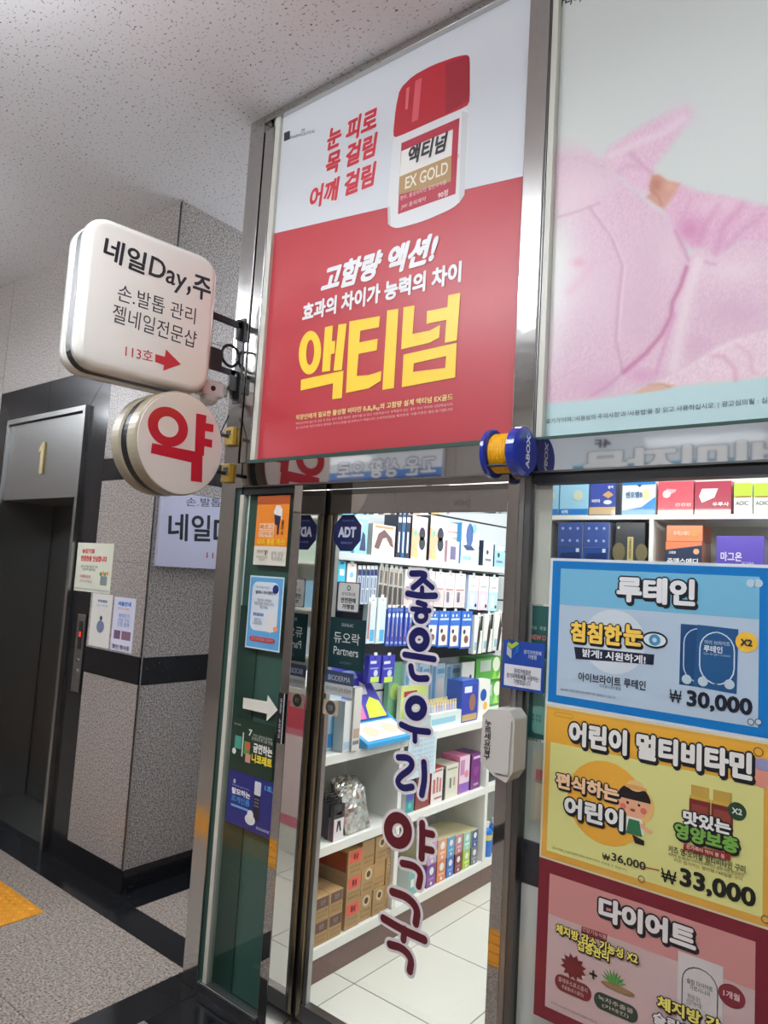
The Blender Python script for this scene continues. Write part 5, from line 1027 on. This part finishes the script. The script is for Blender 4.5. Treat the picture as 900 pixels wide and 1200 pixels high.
for k, (u0, u1) in enumerate(((430, 440), (441, 451.5))):
    hang('clear_pack', 'clear pale pack left of the blue toothbrush row, ' + ('left' if k == 0 else 'right') + ' one', u0, u1, 700, 754, (206, 222, 230), [('r', .1, .3, .1, .9, (170, 120, 120) if k == 0 else (226, 236, 240)), ('r', .4, .9, .05, .3, (90, 170, 220)), ('r', .1, .9, .85, .97, W_)], 'clear packs')
for k in range(6):
    hang('toothbrush_pack', 'blue toothbrush pack, ' + nm_[k] + ' from the left in the blue row', 452.3 + 5.1 * k, 456.8 + 5.1 * k, 712, 757, (44, 78, 180), [('c', .5, .80, .32, (226, 232, 242), 1.3), ('r', .35, .65, .1, .6, (120, 70, 140)), ('r', .42, .58, .25, .75, (226, 230, 240)), ('r', .1, .9, .9, .97, (90, 130, 210)), ('r', .2, .8, .06, .12, (170, 190, 230))], 'blue toothbrush packs')
for k, (u0, u1) in enumerate(((501, 512.5), (513.5, 526), (527, 539), (540, 552.5))):
    hang('foot_pad_pack', 'blue foot care pack, ' + nm_[k] + ' from the left right of the navy letters', u0, u1, 716, 757 + k, (56, 110, 206), [('r', .05, .85, .05, .6, (236, 224, 218)), ('c', .5, .25, .2, (120, 84, 84)), ('c', .3, .45, .12, (60, 60, 80)), ('r', .1, .9, .75, .8, (200, 220, 240)), ('c', .25, .88, .08, W_), ('c', .6, .88, .08, W_)], 'blue foot care packs')
for k, (u0, u1) in enumerate(((555, 565), (566, 577), (578, 590))):
    hang('hosiery_pack', 'white pack with a black leg picture, ' + nm_[k] + ' from the left by the door edge', u0, u1, 721 - 2 * k, 766 - 2 * k, (222, 224, 222), [('p', [(.35, .0), (.55, .0), (.75, .5), (.6, .95), (.45, .55)], (66, 54, 58)), ('r', .1, .5, .1, .3, (150, 190, 200)), ('r', .7, .95, .6, .98, (40, 42, 50))], 'white hosiery packs')
# lower hanging and counter goods
for k, (u0, u1) in enumerate(((431.5, 445.5), (447.5, 462))):
    hang('vitamin_pouch', 'purple blue pouch above the slanted display, ' + ('left' if k == 0 else 'right') + ' of two', u0, u1, 768, 800, (58, 56, 176), [('r', .1, .6, .7, .8, (214, 218, 240)), ('r', .2, .9, .02, .22, (196, 222, 90)), ('c', .6, .35, .18, (200, 210, 240)), ('r', .1, .8, .5, .56, (150, 160, 220))], 'purple pouches')
CT = 0.931
def cnt(name, label, u0, u1, v0, v1, x, depth, c, side=None, art=None, h=None, cat='box', group='goods on the white counter', zb=CT): return box_prod(name, label, cat, PX(x), u0, u1, v0, v1, depth, c, side, zbase=zb, art=art, group=group, h=h)
cnt('display_card', 'white and blue upright display card at the left end of the counter', 379, 399, 815, 868, -2.16, .05, (190, 222, 240), W_, [('r', .3, .7, .05, .3, (60, 160, 230)), ('r', .45, .6, .3, .6, (110, 190, 236)), ('r', .1, .9, .7, .95, (226, 236, 240))], cat='display')
cnt('display_stand', 'white slanted display stand beside the blue display card', 403, 412, 822, 872, -2.095, .06, (220, 224, 226), (206, 212, 216), [('r', .1, .9, .05, .2, (170, 200, 226))], cat='display')
cnt('slim_white_box', 'slim white box left of the purple display', 414, 423, 806, 870, -2.085, .04, (214, 212, 206), (190, 188, 184), [('r', .1, .9, .2, .35, (190, 160, 150)), ('r', .1, .9, .1, .16, (120, 130, 136))])
cnt('green_round_pack', 'pale green pack behind the display', 456, 471, 776, 812, -2.385, .03, (120, 176, 140), None, [('c', .5, .5, .4, (180, 210, 120))])
cnt('vitamin_box', 'yellow green box right of the purple display', 470, 500, 803, 828, -2.33, .025, (206, 220, 130), (226, 224, 200), [('r', .1, .9, .45, .55, (60, 76, 50)), ('r', .1, .6, .7, .85, (170, 50, 60))])
for k, (u0, u1) in enumerate(((474, 489), (490, 503), (505, 521), (522, 539))):
    cnt('skin_care_box', 'pale blue upright box at the counter rear, ' + nm_[k] + ' from the left', u0, u1, 778, 830, -2.36, .05, (196, 220, 236), None, [('r', .05, .3, .05, .95, (110, 160, 206)), ('r', .45, .9, .2, .7, (230, 224, 226)), ('r', .4, .95, .8, .9, (120, 170, 210))], group='pale blue boxes at the rear')
cnt('bird_card', 'white pack with a small blue bird-like print on the counter', 541, 555.5, 776, 815, -2.29, .01, (224, 226, 224), None, [('c', .5, .55, .2, (90, 110, 140)), ('c', .68, .7, .1, (60, 70, 90))])
for k, (v0, z_) in enumerate(((772, .931 + .155), (826, .931))):
    cnt('diaper_pack', ('upper' if k == 0 else 'lower') + ' of two green leaf-printed boxes beside the door edge', 557, 588, v0, v0 + 50, -2.30, .12, (96, 176, 84), (70, 140, 66), [('r', .15, .55, .45, .9, (190, 206, 196)), ('c', .75, .7, .14, (226, 236, 214)), ('p', [(.6, .1), (.7, .6), (.8, .1)], (150, 210, 90)), ('p', [(.8, .1), (.95, .5), (.98, .1)], (210, 226, 130)), ('r', .05, .95, .03, .1, (60, 130, 60))], h=.153, zb=z_, group='green leaf boxes')
cnt('snack_box', 'deep blue box with a brown picture on the counter', 541, 560, 797, 843, -2.13, .1, (54, 66, 176), (30, 80, 180), [('r', .15, .6, .7, .85, (220, 226, 240)), ('c', .65, .45, .2, (150, 110, 90), 1.4), ('r', .05, .95, .03, .18, (190, 160, 110)), ('r', .05, .9, .88, .97, (40, 90, 190))])
cnt('star_box', 'white box with a blue and yellow star print near the green boxes', 561, 574, 797, 838, -2.15, .06, (232, 232, 228), None, [('c', .4, .6, .28, (40, 90, 180)), ('c', .6, .3, .18, (244, 190, 80))])
# tray of tubes
TH = ['first', 'second', 'third', 'fourth', 'fifth', 'sixth', 'seventh', 'eighth', 'ninth', 'tenth', 'eleventh']
PT = PX(-2.13); y0, y1 = PT.st(505, 840)[0], PT.st(541, 830)[0]
tt = mk('tube_tray', Acc().box(-2.30, -2.13, y0, y1, CT, CT + .075, (214, 226, 226)).box(-2.131, -2.129, y0 + .01, y1 - .06, CT + .02, CT + .05, (150, 196, 220)), 'printed_gloss', label='clear tray packed with slim pastel tubes on the counter', cat='tray')
for k in range(11):
    yy = y0 + .02 + (y1 - y0 - .04) * k / 10
    for j, xx in enumerate((-2.16, -2.22)):
        c_ = ((226, 180, 200), (180, 206, 236), (240, 220, 190), (200, 190, 230))[(k + j) % 4]
        o = mk('lip_balm_tube', Acc().lathe((xx, yy, CT + .076), (0, 0, 1), [(0, .007), (.035, .007), (.037, .006), (.055, .006)], n=8, colors=[c_, (236, 236, 236), (236, 214, 150)]), 'printed_gloss', label='slim ' + ('pink', 'blue', 'cream', 'lilac')[(k + j) % 4] + ' tube in the clear tray, ' + ('front', 'back')[j] + ' row, ' + TH[k] + ' from the left', cat='tube', group='tubes in the clear tray')
# purple slanted display with blue tray
y0, y1 = PX(-2.09).st(425, 868)[0], PX(-2.09).st(479, 868)[0]
dp = empty('vitamin_display', (-2.2, (y0 + y1) / 2, CT), 'blue counter display tray with a purple printed backboard', 'display')
mk('tray', Acc().add([(-2.28, y0, CT + .002), (-2.06, y0, CT + .002), (-2.06, y0, CT + .022), (-2.28, y0, CT + .12), (-2.28, y1, CT + .002), (-2.06, y1, CT + .002), (-2.06, y1, CT + .022), (-2.28, y1, CT + .12)], [(0, 1, 2, 3), (4, 7, 6, 5), (1, 5, 6, 2), (0, 4, 5, 1), (3, 7, 4, 0), (2, 6, 7, 3)], (60, 160, 220)), 'printed_gloss', dp, recalc=False)
def tp(x, s): z = CT + .022 + (.098) * (-2.06 - x) / .22; return (x, y0 + (y1 - y0) * s, z + .0012)
a = Acc(); a.add([tp(-2.075, .06), tp(-2.075, .94), tp(-2.19, .94), tp(-2.19, .06)], [(0, 1, 2, 3)], (232, 232, 230))
for s in (.3, .7): a.add([(p[0], p[1], p[2] + .0008) for p in [tp(-2.13 + .035 * math.cos(t_), s + .15 * math.sin(t_)) for t_ in np.linspace(0, 2 * math.pi, 18)[:-1]]], [tuple(range(17))], (238, 206, 186))
mk('tray_print', a, 'printed_gloss', dp)
def bb(s, z): return (-2.20 - .12 * z, y0 + (y1 - y0) * s, CT + .09 + .24 * z)
a = Acc(); v = [bb(.06, 0), bb(.92, 0), bb(.66, 1), bb(.02, 1)]; a.add(v + [(p[0] - .012, p[1], p[2]) for p in v], [(0, 1, 2, 3), (7, 6, 5, 4), (0, 3, 7, 4), (1, 5, 6, 2), (3, 2, 6, 7)], (62, 58, 178))
def bq(s, z): p = bb(s, z); return (p[0] + .0012, p[1], p[2] + .0006)
a.add([bq(.5, .02), bq(.88, .02), bq(.8, .3), bq(.62, .4), (bq(.5, .25))], [(0, 1, 2, 3, 4)], (204, 226, 60)); a.add([bq(.22, .02), bq(.44, .02), bq(.42, .4), bq(.3, .5)], [(0, 1, 2, 3)], (236, 110, 170)); a.add([bq(.12, .5), bq(.34, .55), bq(.33, .62), bq(.12, .58)], [(0, 1, 2, 3)], (226, 230, 244)); a.add([bq(.12, .74), bq(.5, .76), bq(.46, .92), bq(.1, .9)], [(0, 1, 2, 3)], (140, 160, 220)); a.add([bq(.46, .45), bq(.6, .45), bq(.6, .62), bq(.5, .7)], [(0, 1, 2, 3)], (226, 226, 236))
mk('backboard', a, 'printed_gloss', dp)
# ---- middle shelf
ZS = 0.551
for k in range(4):
    u0 = 377 + 4.2 * k; x_ = -2.12 - .03 * (3 - k) * 0
    o, f = box_prod('black_stocking_box', 'black and white stocking box on the middle shelf, ' + nm_[k] + ' from the left', 'box', PX(-2.115 - .032 * (3 - k)), u0 + (0 if k < 3 else 2), u0 + 14, 938 - 2 * k, 975, .022, (230, 222, 228), (36, 34, 40), zbase=ZS, h=.15, group='black stocking boxes', art=[('r', 0.0, 1.0, .62, 1.0, (30, 30, 36)), ('r', .2, .8, .72, .8, (200, 200, 206)), ('p', [(.35, .55), (.65, .55), (.75, .25), (.62, .25), (.5, .45), (.4, .25), (.28, .25)], (40, 36, 40)), ('r', .0, .06, .0, .6, (220, 130, 170))])
    c_ = ORG[o]; mk('hang_handle', Acc().tube([(c_[0], c_[1] - .02, ZS + .15), (c_[0], c_[1] - .02, ZS + .175), (c_[0], c_[1] + .02, ZS + .175), (c_[0], c_[1] + .02, ZS + .15)], .004, (24, 24, 28), 6), 'printed_gloss', o)
PMs = PX(-2.14)
for k in range(7):
    yy = PMs.st(407 + 3.6 * k, 950)[0]; xx = -2.125 - .030 * k
    a = Acc(); nu, nv = 11, 13; rng = random.Random(k); V = []; F = []
    for sgn in (1, -1):
        base = len(V)
        for j in range(nv):
            for i in range(nu):
                s, z = i / (nu - 1), j / (nv - 1); bul = math.sin(math.pi * s) * math.sin(math.pi * z) * .010 + .001
                V.append((xx + sgn * bul + rng.uniform(-.0015, .0015) - .05 * z, min(yy - .02 + .17 * s, .866) + rng.uniform(-.002, .002), ZS + .003 + .175 * z * (1 - .05 * rng.random())))
        for j in range(nv - 1):
            for i in range(nu - 1):
                q_ = (base + j * nu + i, base + j * nu + i + 1, base + (j + 1) * nu + i + 1, base + (j + 1) * nu + i); F.append(q_ if sgn > 0 else q_[::-1])
    cols = [(206, 208, 206), (190, 186, 176), (196, 188, 162), (176, 140, 134), (156, 158, 154), (222, 224, 224)]
    for fi, q_ in enumerate(F): a.add([V[i] for i in q_], [(0, 1, 2, 3)], cols[rng.choice([0, 0, 1, 2, 5, 5, 5, 0, 3, 4]) if fi < 120 else 1])
    mk('foil_pouch', a, 'foil', label='crumpled silver foil pouch on the middle shelf, ' + (nm_ + ['eighth'])[k] + ' from the left', cat='pouch', group='foil pouches')
# notice hanging on the divider
t, P, f, a = notice('price_list_sheet', 'pale blue printed sheet stuck on the front edge between the two bays', ((478, 866), (513, 854), (509, 905), (477, 915)), (206, 222, 232), 0.001, PX(XF + 0.006), cat='sheet')
for k in range(7): TT(a, P, f, '약국 제품 안내 문구', .1, .9, .82 - .11 * k, .88 - .11 * k, (130, 176, 210))
mk('printed_artwork', a, 'printed_paper', t)
def shp(name, label, u0, u1, v0, v1, c, side, art, group, x=-2.125, d=.12, zb=ZS, h=None): return box_prod(name, label, 'box', PX(x), u0, u1, v0, v1, d, c, side, zbase=zb, art=art, group=group, h=h)
G2 = 'boxes on the middle shelf of the right bay'
shp('tonic_box', 'small teal and purple box beside the navy letter', 475, 485, 925, 953, (60, 150, 160), (220, 222, 224), [('r', .1, .9, .5, .95, (90, 90, 190)), ('c', .5, .3, .2, (90, 200, 170))], G2)
shp('tonic_box', 'dark red and white box right of the teal one', 487, 503, 908, 950, (140, 50, 52), (110, 76, 70), [('p', [(.1, .4), (.9, .8), (.9, .2)], (200, 180, 170))], G2)
shp('tonic_box', 'white box with red leg-like print on the middle shelf', 505, 518.5, 901, 947, (230, 226, 224), (190, 60, 60), [('r', .15, .35, .3, .7, (200, 110, 110)), ('r', .45, .6, .3, .75, (200, 110, 110)), ('r', .7, .85, .3, .7, (200, 110, 110)), ('r', .1, .9, .9, .97, (200, 120, 110)), ('r', .3, .95, .12, .16, (190, 80, 80))], G2)
shp('tonic_box', 'black spine box between the white and cream boxes', 519, 521, 902, 944, (34, 32, 40), None, [], G2)
shp('tonic_box', 'cream box with grey green print on the middle shelf', 522, 536.5, 896, 942, (222, 218, 204), (200, 196, 180), [('r', .3, .45, .3, .6, (120, 130, 120)), ('r', .6, .75, .35, .6, (190, 160, 150)), ('r', .1, .9, .85, .9, (160, 160, 140))], G2)
shp('tonic_box', 'pink and purple box left of the plain purple one', 538, 550, 886, 930, (232, 206, 222), (214, 120, 160), [('r', .02, .98, .02, .27, (150, 100, 200)), ('c', .7, .5, .2, (226, 140, 170)), ('r', .1, .5, .5, .9, (200, 140, 190))], G2)
shp('tonic_box', 'plain dark purple box at the right end of the middle shelf', 552, 563, 883, 924, (122, 50, 130), (90, 40, 100), [('r', .2, .9, .85, .92, (226, 210, 226)), ('c', .5, .5, .25, (150, 70, 150)), ('r', .3, .8, .1, .16, (200, 170, 200))], G2)
# ---- base: cartons
ZB = 0.144
def yr(u, v, x=-2.12): return PX(x).st(u, v)[0]
def carton(label, y0, y1, z0, z1, xf, d, patch, side=None, emblem=False, group='brown cartons on the bottom shelf'):
    o = mk('carton', Acc().box(xf - d, xf, y0 + .001, y1 - .001, z0, z1 - .001, (172, 138, 94)), 'printed_paper', label=label, cat='carton', group=group, bevel=.0015)
    P = PX(xf); a = Acc(); W, H = y1 - y0, z1 - z0; f = lambda x, z: (y0 + W * x, z0 + H * z)
    if patch: R(a, P, f, .1, .94, .52, .95, patch, 1)
    if patch: TT(a, P, f, '홍삼' if patch[0] > 180 else '정관', .35, .7, .62, .86, (90, 30, 34) if patch[0] > 180 else (150, 130, 120), .03, 2)
    TT(a, P, f, '건강기능식품', .12, .88, .32, .42, (110, 84, 56), 0, 2); TT(a, P, f, '홍삼음료 30포', .15, .85, .14, .24, (120, 92, 60), 0, 2)
    if emblem: c = f(.55, .72); a.flat(P, circ(c, W * .28, n=16), (206, 186, 150), 1); a.flat(P, circ(c, W * .16, n=12), (80, 56, 44), 2)
    if side:
        Ps = Plane((0, y0, 0), (1, 0, 0), (0, -1, 0)); a.flat(Ps, [(xf - d + .01, z0 + .02), (xf - .01, z0 + .02), (xf - .01, z1 - .01), (xf - d + .01, z1 - .01)], side, 0.5)
    mk('label_print', a, 'printed_paper', o)
ya, yb2, yc = yr(366.5, 1090), yr(383, 1080), yr(399, 1075)
ya = yb2 - (yc - yb2)
for i, (p, q_) in enumerate(((ya, yb2), (yb2, yc))):
    for j in range(2): carton(('upper' if j else 'lower') + ' small brown carton with dark brown label, ' + ('left' if i == 0 else 'right') + ' column by the door frame', p, q_, ZB + .098 * j, ZB + .098 * (j + 1), -2.112, .16, (104, 76, 66))
yd0, yd1 = yr(404, 1060), yr(421, 1050)
for j in range(3): carton('brown carton with a coral red label, ' + ('bottom', 'middle', 'top')[j] + ' of its stack of three', yd0, yd1, ZB + .112 * j, ZB + .112 * (j + 1), -2.115, .28, (222, 92, 76), side=(150, 44, 44) if j == 2 else None)
us = (422, 437, 450.5, 464)
for i in range(3):
    p, q_ = yr(us[i], 1040), min(yr(us[i + 1], 1030), 0.866)
    for j in range(3): carton('plain brown carton, ' + ('bottom', 'middle', 'top')[j] + ' of the ' + ('first', 'second', 'third')[i] + ' stack right of the coral labels', p, q_, ZB + .118 * j, ZB + .118 * (j + 1), -2.12 + .004 * ((i + j) % 2), .25, None, emblem=(j + i) % 3 != 2)
# ---- base right bay: tall narrow boxes, each row two high
cols = [(504, 514, (190, 150, 200), (120, 64, 150), 'purple'), (515.5, 525.5, (226, 150, 120), (214, 130, 80), 'orange'), (526.5, 534.5, (90, 150, 206), (60, 110, 190), 'blue'), (536, 543.5, (190, 130, 150), (126, 44, 62), 'maroon'), (545, 553, (150, 206, 190), (170, 200, 60), 'lime green'), (554.5, 561.5, (40, 70, 140), (110, 116, 130), 'navy')]
for i, (u0, u1, ct, cb, nm2) in enumerate(cols):
    um = (u0 + u1) / 2; top = PX(-2.12).st(um, 985 - (um - 509) * .28)[1]; H = (top - ZB) / 2
    for j in range(2):
        c_ = ct if j else cb; lz = ZB + H * j
        shp('supplement_box', ('upper ' if j else 'lower ') + nm2 + ' narrow supplement box on the bottom shelf of the right bay', u0, u1, 900, 1000, c_, (196, 188, 150) if j else c_, [('c', .5, .7, .25, W_), ('r', .2, .8, .3, .4, tuple(min(255, x + 50) for x in c_)), ('c', .5, .15, .12, (230, 230, 220))], 'narrow supplement boxes', zb=lz, h=H - .001, x=-2.115, d=.2)
shp('mask_pack', 'teal and white pack at the left of the bottom shelf of the right bay', 479, 489, 1018, 1052, (110, 170, 170), (200, 214, 210), [('r', .2, .8, .3, .6, (220, 232, 230))], G2, zb=ZB); shp('mask_pack', 'pale yellow green pack beside the lower purple box', 491.5, 498, 1025, 1046, (200, 206, 170), None, [('c', .5, .5, .3, (226, 228, 214))], G2, zb=ZB)
# ---- third bay: bottles
for j in range(4):
    for k in range(2):
        yy = 1.80 + .085 * j; xx = -2.14 - .0 * k; yy += 0.36 * k
        o = mk('blue_bottle', Acc().lathe((xx, yy, ZB), (0, 0, 1), [(0, .034), (.05, .036), (.09, .036), (.12, .036), (.14, .03), (.155, .014), (.165, .014)], n=14, colors=[(30, 110, 200), (30, 110, 200), (214, 196, 110), (30, 110, 200), (30, 110, 200), (226, 232, 240)]), 'printed_gloss', label='blue bottle with a yellow label on the bottom shelf beyond the right bay', cat='bottle', group='blue bottles with yellow labels')
        mk('cap', Acc().lathe((xx, yy, ZB + .165), (0, 0, 1), [(0, .016), (.022, .015)], n=12, color=(232, 234, 238)), 'printed_gloss', o)
for j in range(4):
    for k in range(3):
        yy = 1.80 + .07 * j; xx = -2.235 - .068 * k
        o = mk('maroon_can', Acc().lathe((xx, yy, ZB), (0, 0, 1), [(0, .026), (.24, .028), (.25, .024)], n=12, colors=[(110, 34, 50), (190, 150, 160)]), 'printed_gloss', label='maroon drink can behind the blue bottles', cat='can', group='maroon cans behind the blue bottles') if k else None
for j in range(3):
    o = mk('dark_carton_stack', Acc().box(-2.38, -2.14, 1.78 + .26 * j, 2.0 + .26 * j, ZS, ZS + .22, (40, 42, 52)), 'printed_gloss', label='dark carton on the middle shelf beyond the right bay', cat='carton', group='dark cartons beyond the right bay')
    mk('front_print', Acc().box(-2.14, -2.139, 1.80 + .26 * j, 1.98 + .26 * j, ZS + .05, ZS + .15, (90, 96, 110)), 'printed_gloss', o)
# ================================================================ display shelf behind the window
ds = empty('window_shelving', (-0.4, 0.45, 0.9), 'white open shelving standing behind the shop window', 'shelving')
def dsb(name, x0, x1, y0, y1, z0, z1): return mk(name, Acc().box(x0, x1, y0, y1, z0, z1), 'white_laminate', ds, bevel=.001)
YS = 0.35
xd = PY(YS).st(763, 630)[0]
dsb('back_panel', -1.14, 0.6, 0.62, 0.635, 0.0, 2.4); dsb('shelf', -1.14, 0.6, YS, 0.62, 1.938, 1.953); dsb('shelf', -1.14, 0.6, YS, 0.62, 1.745, 1.76); dsb('shelf', -1.14, 0.6, YS, 0.62, 2.34, 2.36)
dsb('divider', xd - .007, xd + .007, YS, 0.62, 1.76, 1.938); dsb('side_panel', -1.16, -1.14, YS, 0.635, 0.0, 2.4)
dsb('cabinet_front', -1.14, 0.6, YS, YS + .02, 0.0, 1.745)
PS = PY(YS + 0.004); GZ = 1.9535; GW = 'boxes on the window shelving'
def wb_(name, label, u0, u1, v0, v1, c, side=None, art=None, zb=GZ, h=None, d=.1): return box_prod(name, label, 'box', PS, u0, u1, v0, v1, d, c, side, zbase=zb, art=art, group=GW, h=h)
LB = (150, 200, 228)
wb_('medicine_box', 'light blue box at the left end of the top window shelf', 641, 655, 562, 601, LB, None, [('r', 0, 1, .02, .18, (40, 120, 200)), ('c', .5, .55, .3, (190, 206, 196)), ('c', .5, .92, .12, (40, 70, 130))])
wb_('medicine_box', 'wide light blue box beside the navy box', 656, 690, 562, 601, LB, None, [('r', 0, 1, .02, .18, (40, 120, 200)), ('c', .65, .55, .18, (196, 206, 186)), ('c', .75, .92, .07, (40, 70, 130)), ('t', '비맥', .1, .3, .04, .15, (226, 236, 244))])
wb_('medicine_box', 'navy box with gold base and triangle print', 691, 722, 561, 601, (56, 74, 160), (30, 44, 90), [('r', 0, 1, .02, .22, (200, 172, 130)), ('p', [(.5, .55), (.72, .66), (.92, .55), (.72, .45)], (196, 150, 110)), ('t', '비타', .1, .42, .34, .44, (220, 226, 240)), ('t', '활력', .7, .9, .72, .80, (220, 226, 240)), ('c', .7, .35, .16, (210, 220, 236), .5)])
wb_('medicine_box', 'white and blue swoosh box between the navy and the pink red boxes', 729, 768.5, 562, 600, (206, 216, 224), None, [('p', [(.0, .0), (1, .0), (1, .5), (.6, .22), (.0, .12)], (40, 130, 200)), ('r', 0, 1, .85, 1, (30, 120, 190)), ('t', '벤포벨B', .12, .62, .48, .66, (60, 96, 140)), ('r', .62, .82, .42, .72, (206, 206, 160)), ('p', [(.45, .85), (.6, .85), (.52, .78)], (40, 60, 90))])
wb_('medicine_box', 'rose red box with a pale liver drawing', 771, 813, 564, 600, (208, 80, 96), None, [('r', 0, 1, .0, .13, (226, 180, 150)), ('c', .25, .62, .12, (222, 190, 196)), ('p', [(.15, .5), (.5, .68), (.52, .75), (.25, .78)], (206, 160, 170)), ('t', '간건강', .5, .95, .24, .34, (236, 200, 196))])
wb_('medicine_box', 'dark red box with an outlined liver drawing', 814, 857, 564, 600, (160, 52, 76), None, [('r', 0, 1, .0, .13, (226, 180, 150)), ('p', [(.12, .55), (.2, .78), (.65, .78), (.55, .5), (.2, .35)], (226, 200, 200)), ('t', '우루사', .5, .95, .24, .36, (240, 214, 210))])
o, f = wb_('medicine_box', 'lime and white box at the right, left one of the pair', 860, 882, 566, 600, (226, 230, 224), None, [('r', 0, 1, .55, 1, (170, 206, 60)), ('r', .05, .95, .53, .57, (200, 110, 60)), ('t', 'AOIC', .1, .8, .28, .42, (90, 96, 90))])
wb_('medicine_box', 'lime and white box at the right, right one of the pair', 883, 906, 566, 600, (226, 230, 224), None, [('r', 0, 1, .55, 1, (170, 206, 60)), ('r', .05, .95, .53, .57, (200, 110, 60)), ('t', 'AOIC', .1, .8, .28, .42, (90, 96, 90))])
NV = (58, 84, 156)
for i, (u0, u1) in enumerate(((653.5, 683), (684, 714))):
    for j in range(2):
        wb_('digestive_box', ('lower' if j == 0 else 'upper') + ' navy box in the ' + ('left' if i == 0 else 'right') + ' stack on the second window shelf', u0, u1, 610, 655, NV if j else (40, 76, 150), (150, 160, 190), ([('c', x, z, .055, (160, 176, 220)) for x in (.2, .5, .8) for z in (.25, .75)] if j else [('p', [(.05, .25), (.15, .75), (.9, .8), (.95, .4), (.8, .1), (.2, .1)], (24, 50, 110)), ('r', .15, .7, .5, .66, (90, 190, 200)), ('r', .15, .6, .3, .38, (200, 214, 236)), ('c', .78, .2, .06, (236, 236, 236)), ('r', .75, .88, .8, .95, (206, 220, 240))]), zb=1.7605 + .085 * j, h=.084)
wb_('gift_box', 'black gift box with two golden round ornaments', 721, 756, 612, 655, (52, 56, 62), (34, 36, 40), [('c', .13, .42, .22, (112, 104, 76), 1.5), ('c', .9, .42, .2, (112, 104, 76), 1.5), ('r', .42, .62, .25, .72, (190, 176, 120)), ('t', '공\n진\n단', .48, .56, .3, .68, (90, 76, 50)), ('c', .1, .9, .05, (190, 190, 170))], zb=1.7605, d=.06, h=.168)
wb_('muscle_rub_box', 'orange and navy box under the plain orange one', 779.5, 823, 629, 660, (226, 130, 90), (176, 84, 60), [('p', [(.0, .25), (.0, .75), (1, .9), (1, .42)], (36, 50, 82)), ('t', '주엑스메디', .06, .9, .36, .52, (230, 234, 238)), ('c', .85, .72, .08, (236, 170, 120)), ('t', '고함량', .1, .3, .64, .72, (220, 226, 232))], zb=1.7605, h=.108)
wb_('muscle_rub_box', 'plain orange box lying on the orange and navy one', 781, 824, 613, 628, (230, 136, 96), (170, 84, 60), [('t', '주엑스메디', .2, .65, .35, .65, (240, 200, 170)), ('c', .78, .5, .1, (200, 150, 80))], zb=1.869, h=.05)
wb_('muscle_rub_box', 'violet box with a white foot band on the second window shelf', 839, 896, 628, 662, (92, 76, 178), (60, 50, 130), [('r', 0, 1, 0, .2, (214, 212, 226)), ('t', '마그온', .1, .55, .40, .62, (214, 206, 236)), ('t', '마그네슘', .55, .8, .3, .4, (190, 180, 226)), ('c', .8, .24, .1, (196, 206, 220), .8), ('c', .15, .1, .02, (80, 80, 110)), ('c', .3, .1, .02, (80, 80, 110)), ('c', .45, .1, .02, (80, 80, 110)), ('c', .58, .1, .02, (80, 80, 110))], zb=1.7605)

# ================================================================ unseen counter and cabinet, added deep in the shop for the door jamb to mirror
cc_ = empty('unseen_checkout_counter', (-0.3, 1.5, 0), 'unseen white checkout counter added for the steel door jamb to mirror', 'counter')
mk('counter_body', Acc().box(-1.12, 0.5, 1.25, 1.7, 0.0, 0.98), 'white_laminate', cc_, bevel=.004)
mk('counter_top', Acc().box(-1.14, 0.52, 1.23, 1.72, 0.981, 1.01), 'white_laminate', cc_, bevel=.004)
t = mk('poster', Acc().box(-1.08, -0.3, 1.244, 1.249, 0.16, 0.95, (214, 120, 140)), 'printed_paper', label='pink sheet poster on the front of the checkout counter', cat='poster')
mk('printed_artwork', Acc().box(-1.03, -0.35, 1.243, 1.244, 0.22, 0.70, (228, 206, 210)).box(-1.03, -0.35, 1.243, 1.244, 0.74, 0.90, (206, 70, 90)), 'printed_paper', t)
bs = empty('unseen_rear_cabinet', (-0.3, 2.75, 0), 'unseen tall white cabinet added behind the checkout counter for the door jamb to mirror', 'cabinet')
mk('back_panel', Acc().box(-1.3, 1.6, 2.95, 2.98, 0.0, 2.55), 'white_laminate', bs)
for k in range(6): mk('shelf', Acc().box(-1.3, 1.6, 2.65, 2.949, 0.1 + 0.42 * k, 0.125 + 0.42 * k), 'white_laminate', bs)
for k in range(6):
    for j in range(5):
        z_ = 0.547 + 0.42 * (j - 0) if j < 4 else 0.127
        cl = ((206, 216, 226), (226, 190, 200), (150, 196, 226), (222, 220, 196), (190, 210, 196), (226, 226, 226))[(k + j * 2) % 6]
        mk('medicine_box', Acc().box(-1.2 + .42 * k, -0.9 + .42 * k, 2.70, 2.90, z_, z_ + .22 + .02 * (k % 3), cl), 'printed_gloss', label='pale medicine box added on the unseen cabinet behind the checkout counter', cat='box', group='boxes in the rear cabinet')
